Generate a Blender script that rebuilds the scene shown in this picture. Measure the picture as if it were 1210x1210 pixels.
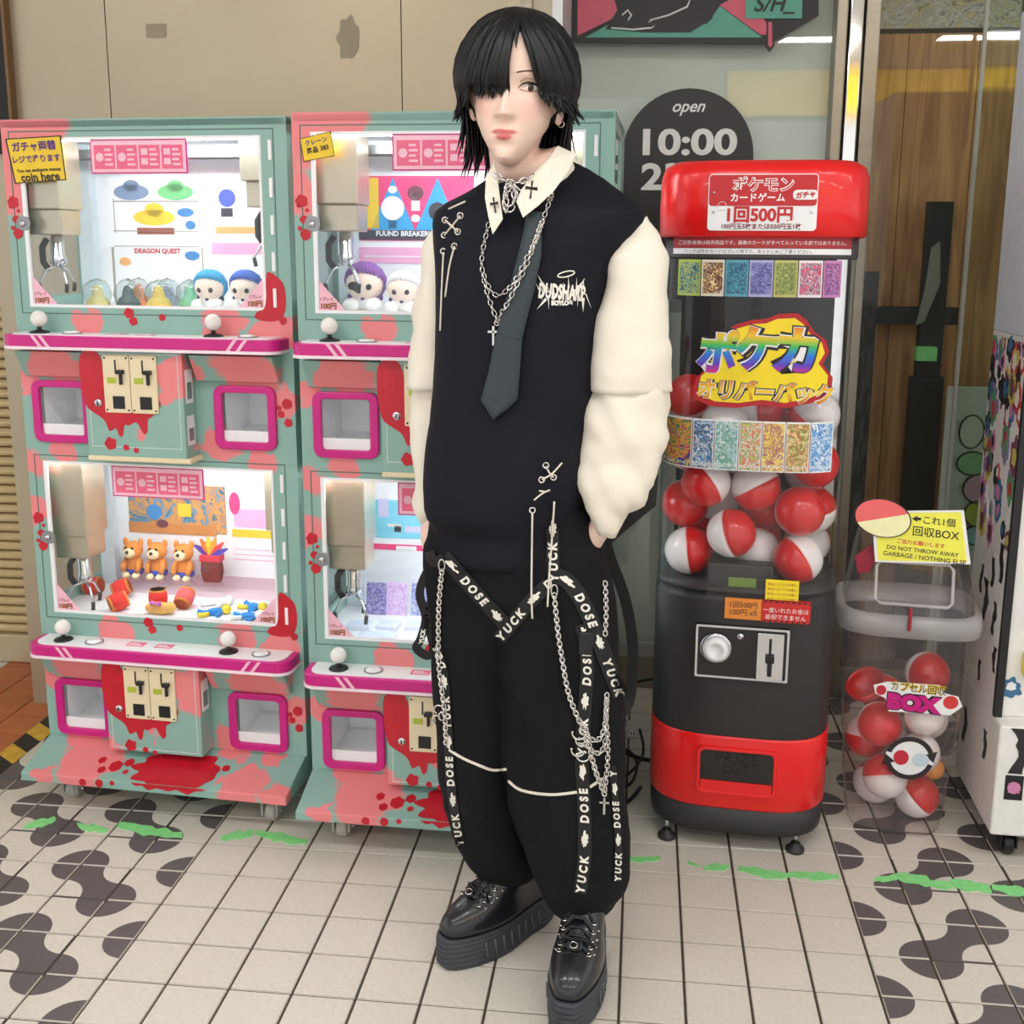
import bpy, bmesh, math, random
from mathutils import Vector, Matrix, noise
from mathutils.bvhtree import BVHTree
for o in list(bpy.data.objects): bpy.data.objects.remove(o, do_unlink=True)
S = bpy.context.scene; COL = S.collection; V = Vector; PI = math.pi
sin, cos = math.sin, math.cos

# ------------------------------------------------------------------ camera (floor grid fit, image taken as 1210 x 1210)
FPX, PITCH, YAW, ROLL, CX, CY = 1284.3, .1912, .1056, .0072, 622.96, 544.34
T = .125                                     # floor tile pitch
CH = 11.2243*T; GX = -8.0977*T; GY = 17.3559*T   # camera height, grid origin
FW = V((-sin(YAW)*cos(PITCH), cos(YAW)*cos(PITCH), -sin(PITCH)))
_r = V((cos(YAW), sin(YAW), 0)); _u = _r.cross(FW)
RT = _r*cos(ROLL)+_u*sin(ROLL); UP = _u*cos(ROLL)-_r*sin(ROLL)
CAM = V((0, 0, CH))
cd = bpy.data.cameras.new('camera'); cam = bpy.data.objects.new('camera', cd); COL.objects.link(cam)
cd.sensor_fit = 'HORIZONTAL'; cd.sensor_width = 36; cd.lens = 36*FPX/1210
cd.shift_x = -(CX/1210-.5); cd.shift_y = CY/1210-.5; cd.clip_start = .05
m = Matrix((RT, UP, -FW)).transposed().to_4x4(); m.translation = CAM; cam.matrix_world = m
S.camera = cam
def ray(x, y): return FW+RT*((x-CX)/FPX)-UP*((y-CY)/FPX)
def atz(x, y, z=0.):
    d = ray(x, y); return CAM+d*((z-CH)/d.z)
def aty(x, y, Y):
    d = ray(x, y); return CAM+d*(Y/d.y)

# ------------------------------------------------------------------ light and exposure
vs = S.view_settings; vs.view_transform = 'Standard'; vs.look = 'None'; vs.gamma = 1; vs.use_curve_mapping = False
vs.exposure = 0.38
W = bpy.data.worlds.new('world'); S.world = W; W.use_nodes = True
W.node_tree.nodes['Background'].inputs[0].default_value = (.96, .97, 1, 1)
W.node_tree.nodes['Background'].inputs[1].default_value = 1.0  # even background light, added as flat fill from the open sides
CEIL = 2.85
LIGHTS = [(x, y) for y in (-1.25, .75) for x in (-2.62, -1.40, -.18, 1.04, 2.26, 3.48)]
LIGHT_W = 22

# ------------------------------------------------------------------ materials
def lin(c):
    c = c/255; return c/12.92 if c <= .04045 else ((c+.055)/1.055)**2.4
def rgb(c):
    if isinstance(c, str): c = tuple(int(c[i:i+2], 16) for i in (0, 2, 4))
    return (lin(c[0]), lin(c[1]), lin(c[2]), 1)
MATS = {}
def mat(name, col, rough=.5, metal=0, var=.06, scale=30, bump=0, bscale=80, emit=0, coat=0, spec=.5):
    if name in MATS: return MATS[name]
    M = bpy.data.materials.new(name); M.use_nodes = True; MATS[name] = M
    nt = M.node_tree; N = nt.nodes; Lk = nt.links; b = N['Principled BSDF']
    c = rgb(col); M.diffuse_color = c
    b.inputs['Roughness'].default_value = rough; b.inputs['Metallic'].default_value = metal
    b.inputs['Specular IOR Level'].default_value = spec; b.inputs['Coat Weight'].default_value = coat
    tc = N.new('ShaderNodeTexCoord'); nz = N.new('ShaderNodeTexNoise'); nz.inputs['Scale'].default_value = scale; nz.inputs['Detail'].default_value = 4
    Lk.new(tc.outputs['Object'], nz.inputs['Vector'])
    rp = N.new('ShaderNodeMapRange'); rp.inputs[1].default_value = .3; rp.inputs[2].default_value = .7
    rp.inputs[3].default_value = 1-var; rp.inputs[4].default_value = 1+var*.6
    Lk.new(nz.outputs['Fac'], rp.inputs[0])
    mx = N.new('ShaderNodeVectorMath'); mx.operation = 'SCALE'; mx.inputs[0].default_value = c[:3]
    Lk.new(rp.outputs[0], mx.inputs['Scale']); Lk.new(mx.outputs[0], b.inputs['Base Color'])
    if bump:
        n2 = N.new('ShaderNodeTexNoise'); n2.inputs['Scale'].default_value = bscale; n2.inputs['Detail'].default_value = 3
        Lk.new(tc.outputs['Object'], n2.inputs['Vector'])
        bp = N.new('ShaderNodeBump'); bp.inputs['Strength'].default_value = bump; bp.inputs['Distance'].default_value = .002
        Lk.new(n2.outputs['Fac'], bp.inputs['Height']); Lk.new(bp.outputs[0], b.inputs['Normal'])
    if emit:
        b.inputs['Emission Color'].default_value = c; b.inputs['Emission Strength'].default_value = emit
    return M
def clear(name, tint=(245, 250, 250), rough=.02, ior=1.45, haze=0.0, hazecol=(235, 235, 235)):
    if name in MATS: return MATS[name]
    M = bpy.data.materials.new(name); M.use_nodes = True; MATS[name] = M
    nt = M.node_tree; N = nt.nodes; Lk = nt.links; N.remove(N['Principled BSDF']); out = N['Material Output']
    t = N.new('ShaderNodeBsdfTransparent'); t.inputs[0].default_value = rgb(tint)
    g = N.new('ShaderNodeBsdfGlossy'); g.inputs['Roughness'].default_value = rough
    ge = N.new('ShaderNodeNewGeometry'); dt = N.new('ShaderNodeVectorMath'); dt.operation = 'DOT_PRODUCT'; Lk.new(ge.outputs['Incoming'], dt.inputs[0]); Lk.new(ge.outputs['Normal'], dt.inputs[1])
    def mth(op, a, b=None):
        q = N.new('ShaderNodeMath'); q.operation = op
        for i, x in enumerate((a, b)):
            if x is None: continue
            if isinstance(x, (int, float)): q.inputs[i].default_value = x
            else: Lk.new(x, q.inputs[i])
        return q.outputs[0]
    f0 = ((ior-1)/(ior+1))**2                      # Schlick reflectance of a thin sheet
    fac = mth('ADD', mth('MULTIPLY', mth('POWER', mth('SUBTRACT', 1.0, mth('ABSOLUTE', dt.outputs['Value'])), 5.0), 1-f0), f0)
    mx = N.new('ShaderNodeMixShader'); Lk.new(fac, mx.inputs[0]); Lk.new(t.outputs[0], mx.inputs[1]); Lk.new(g.outputs[0], mx.inputs[2])
    last = mx
    if haze:
        d = N.new('ShaderNodeBsdfDiffuse'); d.inputs[0].default_value = rgb(hazecol)
        m2 = N.new('ShaderNodeMixShader'); m2.inputs[0].default_value = haze
        Lk.new(mx.outputs[0], m2.inputs[1]); Lk.new(d.outputs[0], m2.inputs[2]); last = m2
    Lk.new(last.outputs[0], out.inputs[0]); M.diffuse_color = rgb(tint)
    return M
def art(name, cols, scale=14, dist=2.0, rough=.35):
    """a printed picture without motif: blotches of the given colours"""
    if name in MATS: return MATS[name]
    M = bpy.data.materials.new(name); M.use_nodes = True; MATS[name] = M
    nt = M.node_tree; N = nt.nodes; Lk = nt.links; b = N['Principled BSDF']; b.inputs['Roughness'].default_value = rough
    tc = N.new('ShaderNodeTexCoord'); nz = N.new('ShaderNodeTexNoise'); nz.inputs['Scale'].default_value = scale
    nz.inputs['Detail'].default_value = 5; nz.inputs['Roughness'].default_value = .6; nz.inputs['Distortion'].default_value = dist
    Lk.new(tc.outputs['Object'], nz.inputs['Vector'])
    cr = N.new('ShaderNodeValToRGB'); e = cr.color_ramp.elements; cr.color_ramp.interpolation = 'LINEAR'
    seq = (list(cols)*2)[:max(4, len(cols))+1]
    while len(e) < len(seq): e.new(.5)
    for i, c in enumerate(seq):
        e[i].position = .36+.28*i/(len(seq)-1); e[i].color = rgb(c)
    Lk.new(nz.outputs['Fac'], cr.inputs[0]); Lk.new(cr.outputs[0], b.inputs['Base Color']); M.diffuse_color = rgb(cols[0])
    return M

# ------------------------------------------------------------------ mesh helpers
class MB:
    def __init__(s): s.v = []; s.f = []; s.m = []; s.s = []
    def add(s, vs, fs, mi=0, sm=False):
        o = len(s.v); s.v += [tuple(p) for p in vs]
        for f in fs: s.f.append([i+o for i in f]); s.m.append(mi); s.s.append(sm)
        return s
    def box(s, x0, x1, y0, y1, z0, z1, mi=0):
        return s.add([(x, y, z) for z in (z0, z1) for y in (y0, y1) for x in (x0, x1)],
                     [(0, 2, 3, 1), (4, 5, 7, 6), (0, 1, 5, 4), (2, 6, 7, 3), (0, 4, 6, 2), (1, 3, 7, 5)], mi)
    def prism(s, poly, d0, d1, ax='y', mi=0, sm=False):
        """2-D outline extruded: ax 'y' -> (x,z), 'z' -> (x,y), 'x' -> (y,z)"""
        P = {'y': lambda a, b, d: (a, d, b), 'z': lambda a, b, d: (a, b, d), 'x': lambda a, b, d: (d, a, b)}[ax]
        n = len(poly); vs = [P(a, b, d0) for a, b in poly]+[P(a, b, d1) for a, b in poly]
        s.add(vs, [list(range(n))[::-1], list(range(n, 2*n))], mi)
        o = len(s.v)-2*n
        for i in range(n):
            j = (i+1) % n; s.f.append([o+i, o+j, o+n+j, o+n+i]); s.m.append(mi); s.s.append(sm)
        return s
    def ring(s, outer, inner, d0, d1, ax='y', mi=0):
        P = {'y': lambda a, b, d: (a, d, b), 'z': lambda a, b, d: (a, b, d), 'x': lambda a, b, d: (d, a, b)}[ax]
        n = len(outer); vs = [P(a, b, d) for d in (d0, d1) for q in (outer, inner) for a, b in q]
        fs = []
        for i in range(n):
            j = (i+1) % n
            fs += [(i, j, n+j, n+i), (2*n+i, 3*n+i, 3*n+j, 2*n+j), (i, 2*n+i, 2*n+j, j), (n+i, n+j, 3*n+j, 3*n+i)]
        return s.add(vs, fs, mi)
    def loft(s, rings, caps=True, mi=0, sm=True, closed=True):
        n = len(rings[0]); vs = [p for r in rings for p in r]; fs = []
        for k in range(len(rings)-1):
            for i in range(n if closed else n-1):
                j = (i+1) % n; fs.append((k*n+i, k*n+j, (k+1)*n+j, (k+1)*n+i))
        s.add(vs, fs, mi, sm)
        if caps:
            o = len(s.v)-len(vs); s.f.append([o+i for i in range(n)][::-1]); s.f.append([o+len(vs)-n+i for i in range(n)]); s.m += [mi, mi]; s.s += [sm, sm]
        return s
    def lathe(s, prof, c=(0, 0, 0), ax='z', n=20, mi=0, sm=True, caps=True):
        A = {'z': lambda r, h, t: (r*cos(t), r*sin(t), h), 'y': lambda r, h, t: (r*cos(t), h, r*sin(t)), 'x': lambda r, h, t: (h, r*cos(t), r*sin(t))}[ax]
        c = V(c); return s.loft([[c+V(A(max(r, 1e-5), h, 2*PI*i/n)) for i in range(n)] for r, h in prof], caps, mi, sm)
    def tube(s, pts, r, n=8, mi=0, closed=False, caps=True, flat=1.0):
        pts = [V(p) for p in pts]; L = len(pts); rs = r if isinstance(r, (list, tuple)) else [r]*L
        up = None; rings = []
        for i in range(L):
            a = pts[(i-1) % L] if (i > 0 or closed) else pts[i]; b = pts[(i+1) % L] if (i < L-1 or closed) else pts[i]
            t = (b-a); t = t.normalized() if t.length > 1e-9 else V((0, 0, 1))
            if up is None:
                up = V((0, 0, 1)) if abs(t.z) < .9 else V((1, 0, 0))
            x = t.cross(up); x = x.normalized() if x.length > 1e-6 else V((1, 0, 0)); y = x.cross(t).normalized(); up = y
            rings.append([pts[i]+x*(rs[i]*cos(2*PI*k/n))+y*(rs[i]*flat*sin(2*PI*k/n)) for k in range(n)])
        if closed: rings.append(rings[0])
        return s.loft(rings, caps and not closed, mi, True)
    def ell(s, c, r, n=14, m=9, mi=0, R=None):
        c = V(c); r = (r, r, r) if not isinstance(r, (tuple, list)) else r
        rings = []
        for k in range(m+1):
            a = PI*k/m; rings.append([V((r[0]*max(sin(a), 1e-4)*cos(2*PI*i/n), r[1]*max(sin(a), 1e-4)*sin(2*PI*i/n), -r[2]*cos(a))) for i in range(n)])
        return s.loft([[c+(R@p if R else p) for p in q] for q in rings], True, mi, True)
    def torus(s, c, R, r, ax=V((0, 0, 1)), n=14, k=6, mi=0, stretch=1.0, sdir=None):
        ax = V(ax).normalized(); x = V(sdir).normalized() if sdir else ax.orthogonal().normalized(); y = ax.cross(x)
        return s.tube([V(c)+x*(R*stretch*cos(2*PI*i/n))+y*(R*sin(2*PI*i/n)) for i in range(n)], r, k, mi, closed=True)
def rrect(x0, x1, y0, y1, r, n=4):
    P = []
    for cx, cy, a in ((x1-r, y0+r, -90), (x1-r, y1-r, 0), (x0+r, y1-r, 90), (x0+r, y0+r, 180)):
        for i in range(n+1):
            t = math.radians(a+90*i/n); P.append((cx+r*cos(t), cy+r*sin(t)))
    return P
def circ(x, y, r, n=20, ry=None): return [(x+r*cos(2*PI*i/n), y+(ry or r)*sin(2*PI*i/n)) for i in range(n)]
def mesh(name, mb, mats):
    me = bpy.data.meshes.new(name); me.from_pydata([tuple(p) for p in mb.v], [], mb.f)
    for x in (mats if isinstance(mats, (list, tuple)) else [mats]): me.materials.append(x)
    me.polygons.foreach_set('material_index', mb.m); me.polygons.foreach_set('use_smooth', mb.s); me.update()
    return me
def fixn(me):
    bm = bmesh.new(); bm.from_mesh(me); bmesh.ops.remove_doubles(bm, verts=bm.verts, dist=1e-6)
    bmesh.ops.recalc_face_normals(bm, faces=bm.faces); bm.to_mesh(me); bm.free()
def obj(name, mb, mats, parent=None, bevel=0, label=None, seg=2):
    me = mb if isinstance(mb, bpy.types.Mesh) else mesh(name, mb, mats)
    if not isinstance(mb, bpy.types.Mesh): fixn(me)
    o = bpy.data.objects.new(name, me); COL.objects.link(o); o.parent = parent
    if bevel:
        b = o.modifiers.new('bevel', 'BEVEL'); b.width = bevel; b.segments = seg; b.limit_method = 'ANGLE'; b.angle_limit = math.radians(35)
    if label: o['label'] = label
    return o
def empty(name, loc=(0, 0, 0), rz=0):
    o = bpy.data.objects.new(name, None); COL.objects.link(o); o.location = loc; o.rotation_euler = (0, 0, rz); o.empty_display_size = .05; return o
def tag(o, label, cat, group=None):
    o['label'] = label; o['category'] = cat
    if group: o['group'] = group
    return o
def struct(o, label=None):
    o['kind'] = 'structure'
    if label: o['label'] = label
    return o
_tx = {}
def textmesh(body, bold=0.0, shear=0.0):
    """flat letter outlines, width and height normalised: height of 'size' = 1"""
    k = (body, bold, shear)
    if k in _tx: return _tx[k]
    c = bpy.data.curves.new('t', 'FONT'); c.body = body; c.size = 1; c.offset = bold; c.shear = shear; c.resolution_u = 4 if len(body) < 8 else 2
    c.align_x = 'CENTER'; c.align_y = 'CENTER'
    o = bpy.data.objects.new('t', c); COL.objects.link(o); bpy.context.view_layer.update()
    me = bpy.data.meshes.new_from_object(o.evaluated_get(bpy.context.evaluated_depsgraph_get()))
    xs = [v.co.x for v in me.vertices] or [0, 1]; ys = [v.co.y for v in me.vertices] or [0, 1]
    cx, cy = (min(xs)+max(xs))/2, (min(ys)+max(ys))/2; w = max(xs)-min(xs); h = max(ys)-min(ys)
    r = ([((v.co.x-cx)/w, (v.co.y-cy)/h) for v in me.vertices], [list(p.vertices) for p in me.polygons], w/h)
    bpy.data.objects.remove(o); bpy.data.curves.remove(c); bpy.data.meshes.remove(me); _tx[k] = r; return r
def text(mb, body, fn, w=None, h=None, mi=0, bold=0.0, shear=0.0):
    """adds the lettering to mb; fn maps (x,y) centred, metres, to a point"""
    vs, fs, asp = textmesh(body, bold, shear)
    if w is None: w = h*asp
    if h is None: h = w/asp
    return mb.add([fn(x*w, y*h) for x, y in vs], fs, mi)
def chaikin(P, n=2):
    for _ in range(n):
        Q = []
        for a, b in zip(P, P[1:]+P[:1]): Q += [(a[0]*.75+b[0]*.25, a[1]*.75+b[1]*.25), (a[0]*.25+b[0]*.75, a[1]*.25+b[1]*.75)]
        P = Q
    return P
def blob(x, y, r, seed, spikes=10, jag=.35, ry=None):
    R = random.Random(seed); P = []; n = spikes*4
    amp = [R.uniform(.1, 1) for _ in range(spikes)]
    for i in range(n):
        t = 2*PI*i/n; k = i % 4; a = amp[i//4]
        q = 1+jag*a*(1.0 if k == 2 else .45 if k in (1, 3) else -.35)
        P.append((x+r*q*cos(t), y+(ry or r)*q*sin(t)))
    return chaikin(P, 1)

# ================================================================== SETTING
m_tile = mat('ceramic_tile_light', (214, 207, 194), .32, var=.07, scale=90, bump=.12, bscale=300)
m_dark = mat('ceramic_tile_dark', (96, 90, 90), .4, var=.08, scale=120)
m_grout = mat('grout', (74, 64, 54), .9, var=.2, scale=40)
m_orange = mat('terracotta_tile', (186, 108, 66), .55, var=.18, scale=14)
def tile_mesh(kind):
    h = T/2-.0036; t = T/2; mb = MB(); z = 0.
    def arc(cx, cy, flip=False):
        # quarter disc of radius t around the grid corner (cx,cy), clipped to the tile
        P = []
        sx, sy = -math.copysign(1, cx), -math.copysign(1, cy)
        for i in range(9):
            a = PI/2*i/8; x = cx+sx*t*cos(a); y = cy+sy*t*sin(a)
            P.append((max(-h, min(h, x)), max(-h, min(h, y))))
        return P
    fill = kind[0] == 'f'
    if kind == 'plain':
        mb.add([(-h, -h, z), (h, -h, z), (h, h, z), (-h, h, z)], [(0, 1, 2, 3)], 0)
    else:
        cs = {'a': [(-t, t), (t, -t)], 'b': [(-t, -t), (t, t)]}[kind[1]]
        if fill: oth = {'a': [(-t, -t), (t, t)], 'b': [(-t, t), (t, -t)]}[kind[1]]
        q = oth if fill else cs; cm, qm = (1, 0) if fill else (0, 1)
        A = arc(*q[0]); B = arc(*q[1])
        for P, c in ((A, q[0]), (B, q[1])):
            k = (math.copysign(h, c[0]), math.copysign(h, c[1])); pts = [k]+P
            mb.add([(x, y, z) for x, y in pts], [list(range(len(pts)))], qm)
        other = [(math.copysign(h, -q[0][0]), math.copysign(h, q[0][1])), (math.copysign(h, q[0][0]), math.copysign(h, -q[0][1]))]
        # walk: A ends at vertical edge side (a=pi/2: x=cx, y toward centre) ...
        poly = A + [(math.copysign(h, q[0][0]), -math.copysign(h, q[0][1]))] + B + [(-math.copysign(h, q[0][0]), math.copysign(h, q[0][1]))]
        mb.add([(x, y, z) for x, y in poly], [list(range(len(poly)))], cm)
    e = h+.0012; b = -.0035
    vs = [(-h, -h, z), (h, -h, z), (h, h, z), (-h, h, z), (-e, -e, b), (e, -e, b), (e, e, b), (-e, e, b)]
    mb.add(vs, [(0, 4, 5, 1), (1, 5, 6, 2), (2, 6, 7, 3), (3, 7, 4, 0)], 1 if fill else 0)
    me = mesh('floor_tile_'+kind, mb, [m_tile, m_dark])
    bm = bmesh.new(); bm.from_mesh(me); bmesh.ops.recalc_face_normals(bm, faces=bm.faces)
    for f in bm.faces:
        if abs(f.normal.z) > .9 and f.normal.z < 0: f.normal_flip()
    bm.to_mesh(me); bm.free(); return me
TM = {k: tile_mesh(k) for k in ('plain', 'da', 'db', 'fa', 'fb')}
TM['orange'] = mesh('floor_tile_orange', MB().box(-T/2+.002, T/2-.002, -T/2+.002, T/2-.002, -.0035, 0), m_orange)
floor = struct(obj('floor', MB().box(-6, 6, -4.2, 5.5, -.05, -.0034), m_grout), 'pale square floor tiles with dark lobed inlays and brown grout')
def tile_kind(c, r):
    if -8.5 <= c+.5 <= -6.1 or c == -9 and False: return 'orange'
    if -1 >= c > -7 or c >= 12 and c < 18:
        k = 'a' if (c+r) % 2 == 0 else 'b'
        if c < 0: fill = c % 2 == 0 and r % 2 == 0
        else: fill = c % 2 == 1 and r % 2 == 0
        return ('f' if fill else 'd')+k
    return 'plain'
vis, rest = [], []
for c in range(-30, 36):
    for r in range(-24, 40):
        p = V((GX+(c+.5)*T, GY-(r+.5)*T, 0)); d = p-CAM; z = d.dot(FW)
        k = tile_kind(c, r)
        if z > .3:
            x, y = CX+FPX*d.dot(RT)/z, CY-FPX*d.dot(UP)/z
            if -70 < x < 1280 and 780 < y < 1290 and p.y < 3.4:
                vis.append((-y, c, r, k, p)); continue
        rest.append((c, r, k, p))
vis.sort(key=lambda a: a[0])
for _, c, r, k, p in vis[300:]: rest.append((c, r, k, p))
for _, c, r, k, p in vis[:300]:
    o = bpy.data.objects.new('floor_tile', TM[k]); COL.objects.link(o); o.parent = floor; o.location = p
mb = MB(); mids = {'plain': 0, 'orange': 2}
for c, r, k, p in rest:
    if abs(p.x) > 5 or p.y < -3.4 or p.y > 5.2: continue
    me = TM[k]; vv = [p+v.co for v in me.vertices]
    for f in me.polygons:
        pass
    o = len(mb.v); mb.v += [tuple(q) for q in vv]
    for f in me.polygons:
        mb.f.append([i+o for i in f.vertices]); mb.m.append(2 if k == 'orange' else f.material_index); mb.s.append(False)
o = obj('floor_tile_field', mesh('floor_tile_field', mb, [m_tile, m_dark, m_orange]), None, floor); o['kind'] = 'stuff'

# hazard tape beside the terracotta strip
m_yel = mat('hazard_yellow', (214, 170, 60), .6, var=.2); m_blk = mat('hazard_black', (38, 36, 34), .6)
mb = MB(); mb2 = MB(); x0, x1 = -1.772, -1.70; y = 1.2; i = 0
while y < 3.0:
    (mb if i % 2 else mb2).prism([(x0, y), (x1, y-.05), (x1, y+.02), (x0, y+.07)], .0002, .0012, 'z'); y += .07; i += 1
ht = empty('hazard_tape', (0, 0, 0)); tag(ht, 'yellow and black striped hazard tape stuck along the terracotta floor strip', 'tape')
o = obj('yellow_stripe', mb, m_yel, ht); o['kind'] = 'stuff'; o = obj('black_stripe', mb2, m_blk, ht); o['kind'] = 'stuff'

# green tape remnants on the floor: every scrap is one thing
m_gr = mat('green_tape', (140, 226, 140), .5, var=.12, scale=60)
SCR = [(28, 978, 66, 968, 10), (92, 976, 128, 982, 12), (140, 976, 215, 988, 14), (262, 990, 300, 984, 12), (302, 984, 362, 996, 13),
       (738, 1017, 780, 1014, 8), (812, 1019, 826, 1024, 5), (832, 1026, 862, 1025, 10), (874, 1027, 930, 1036, 12), (930, 1034, 992, 1036, 12),
       (1033, 1040, 1075, 1034, 9), (1060, 1037, 1125, 1048, 14), (1122, 1042, 1172, 1053, 15), (1172, 1048, 1215, 1056, 13)]
SCL = ['faint green tape scrap on a pale tile near the shutter-side caster', 'green tape scrap on the edge of a dark floor inlay near the shutter', 'long green tape scrap reaching onto a dark round inlay by the claw machine', 'green tape scrap beside the claw machine caster farther from the shutter', 'green tape scrap between the casters of the two claw machines',
       'small green tape scrap next to the trouser leg on plain tile', 'tiny green tape flake before the vending machine foot', 'green tape scrap before the vending machine beside the tiny flake', 'wavy green tape strip on two tiles before the vending machine', 'green tape strip before the vending machine ending at a half-round dark inlay',
       'green tape strip starting with a dirty curled end before the bin', 'green tape strip crossing a dark lobed inlay before the bin', 'green tape strip between two dark lobed inlays before the bin', 'green tape strip before the stickered machine caster']
for i, (xa, ya, xb, yb, w) in enumerate(SCR):
    R = random.Random(i); n = 9; top, bot = [], []
    for k in range(n):
        t = k/(n-1); x = xa+(xb-xa)*t; y = ya+(yb-ya)*t; e = .25+.75*sin(PI*min(1, max(0, t*.9+.05)))**.5
        a = atz(x+R.uniform(-2, 2), y-w/2*e*R.uniform(.45, 1.1)); b = atz(x+R.uniform(-2, 2), y+w/2*e*R.uniform(.45, 1.1))
        top.append((a.x, a.y)); bot.append((b.x, b.y))
    o = obj('tape_scrap', MB().prism(top+bot[::-1], .0001, .0012+.0004*(i % 3), 'z'), m_gr)
    tag(o, SCL[i], 'tape', 'torn green floor tape')

# ceiling with recessed light panels
struct(obj('ceiling', MB().box(-6, 6, -4.2, 5.5, CEIL, CEIL+.08), mat('ceiling_paint', (225, 222, 215), .8)))
m_lamp = mat('lamp_diffuser', (250, 252, 255), .5, emit=LIGHT_W, var=.0); m_lfr = mat('lamp_frame', (235, 235, 235), .5)
l0 = None
for x, y in LIGHTS:
    r = empty('ceiling_light_offscreen', (x, y, CEIL)); tag(r, 'white rectangular ceiling light panel over the passage', 'ceiling light', 'ceiling lights of the passage')
    if l0 is None:
        f = obj('frame', MB().ring(rrect(-.34, .34, -.12, .12, .01, 1), rrect(-.32, .32, -.10, .10, .01, 1), -.012, .0, 'z'), m_lfr, r)
        d = obj('diffuser_offscreen', MB().box(-.32, .32, -.10, .10, -.008, -.001), m_lamp, r); l0 = (f, d)
    else:
        for q in l0:
            c = q.copy(); COL.objects.link(c); c.parent = r
# hanging yellow guide sign across the passage (seen mirrored in the shop glass)
sg = empty('guide_sign_offscreen', (-1.78, -1.85, 2.56)); tag(sg, 'short yellow backlit guide sign hanging from the passage ceiling', 'sign')
obj('case', MB().box(-.5, .5, -.06, .06, -.185, .185), mat('sign_case', (120, 118, 112), .4, .6), sg); obj('face_offscreen', MB().box(-.48, .48, .058, .064, -.16, .16), mat('sign_yellow', (240, 190, 40), .4, emit=.9, var=.02), sg)
for s in (-.4, .4): obj('hanger', MB().box(s-.015, s+.015, -.015, .015, .18, CEIL-2.56), MATS['sign_case'], sg)
sg = empty('guide_sign_offscreen', (3.15, -1.85, 2.56)); tag(sg, 'long yellow backlit guide sign hanging from the passage ceiling', 'sign')
obj('case', MB().box(-2.6, 2.6, -.06, .06, -.185, .185), mat('sign_case', (120, 118, 112), .4, .6), sg)
obj('face_offscreen', MB().box(-2.58, 2.58, .058, .064, -.16, .16), mat('sign_yellow', (240, 190, 40), .4, emit=.9, var=.02), sg)
mb = MB()
for x in (-.5, .9, 1.9): text(mb, '出口', lambda a, b: (-(x+a)*-1 if False else x-a, .0655, b+.02), h=.13)
obj('lettering', mb, mat('sign_ink', (40, 38, 34), .5), sg)
for s in (-2, 2): obj('hanger', MB().box(s-.015, s+.015, -.015, .015, .18, CEIL-2.56), MATS['sign_case'], sg)

# steel clad wall behind the claw machines
YS = 3.02
m_steel = mat('brushed_steel', (178, 164, 140), .34, .5, var=.05, scale=3, bump=.05, bscale=6)
m_steel2 = mat('steel_edge', (150, 142, 128), .3, .9)
wl = struct(obj('wall_left', MB().box(-1.86, -.34, YS+.004, 3.6, 0, CEIL), mat('wall_core', (60, 56, 50), .8)))
for a, b in ((-1.868, -1.494), (-1.491, -.668), (-.665, -.345)):
    mb = MB(); nx = 14; nz = 24
    rows = []
    for k in range(nz+1):
        z = CEIL*k/nz; rows.append([V((a+(b-a)*i/nx, YS-.004+(0 if i in (0, nx) else .0016*noise.noise(V((a*3+i*.3, z*2.2, 1)))), z)) for i in range(nx+1)])
    mb.loft(rows, caps=False, closed=False); mb.box(a, b, YS-.003, YS+.003, 0, CEIL)
    obj('steel_panel', mb, m_steel, wl)
o = obj('glue_mark', MB().prism(blob(0, 0, .028, 3, 7, .5, .05), 0, .0006, 'y'), mat('old_glue', (160, 146, 122), .7), wl); p = aty(412, 45, YS-.0065); o.location = p
o = obj('glue_mark', MB().prism(rrect(-.028, .028, -.018, .018, .004), 0, .0006, 'y'), MATS['old_glue'], wl); o.location = aty(184, 36, YS-.0065)
struct(obj('trim_1', MB().box(-.345, -.315, YS-.02, 3.42, 0, CEIL), m_steel2))
mb = MB().box(-.315, -.262, YS+.03, 3.42, 0, CEIL); struct(obj('trim_2', mb, mat('channel_beige', (196, 184, 160), .4, .4)))
struct(obj('trim_3', MB().box(-.262, -.235, YS+.0, 3.42, 0, CEIL), mat('channel_white', (214, 216, 212), .4, .3)))
# roller shutter left of the steel wall
m_sh = mat('shutter_slat', (206, 184, 138), .45, .25, var=.08); sh = struct(obj('wall_shutter', MB().box(-4.2, -1.86, 3.36, 3.5, 0, CEIL), mat('shutter_core', (70, 58, 40), .8)), 'corrugated cream roller shutter')
z = .10; i = 0; sm_ = None
while z < CEIL-.03:
    if sm_ is None:
        pr = [(0, 0), (-.012, .004), (-.016, .012), (-.016, .020), (-.010, .027), (0, .030)]
        sm_ = mesh('shutter_slat', MB().prism([(3.36+a, b) for a, b in pr], -4.2, -1.875, 'x'), m_sh); fixn(sm_)
    o = bpy.data.objects.new('shutter_slat', sm_); COL.objects.link(o); o.parent = sh; o.location.z = z; z += .0325
obj('bottom_rail', MB().box(-4.2, -1.87, 3.325, 3.37, .002, .10), mat('rail_cream', (196, 180, 148), .4, .3), sh, .004)
struct(obj('trim_11', MB().box(-1.776, -1.768, YS-.035, YS, 1.66, CEIL), mat('bronze_edge', (120, 92, 62), .35, .6)))
struct(obj('dark_gap_stand_in', MB().box(-2.2, -1.776, YS-.034, YS+.34, 1.66, CEIL), mat('gap_black', (18, 17, 16), .6)))  # black box standing in for the dark gap beside the steel wall

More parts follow.
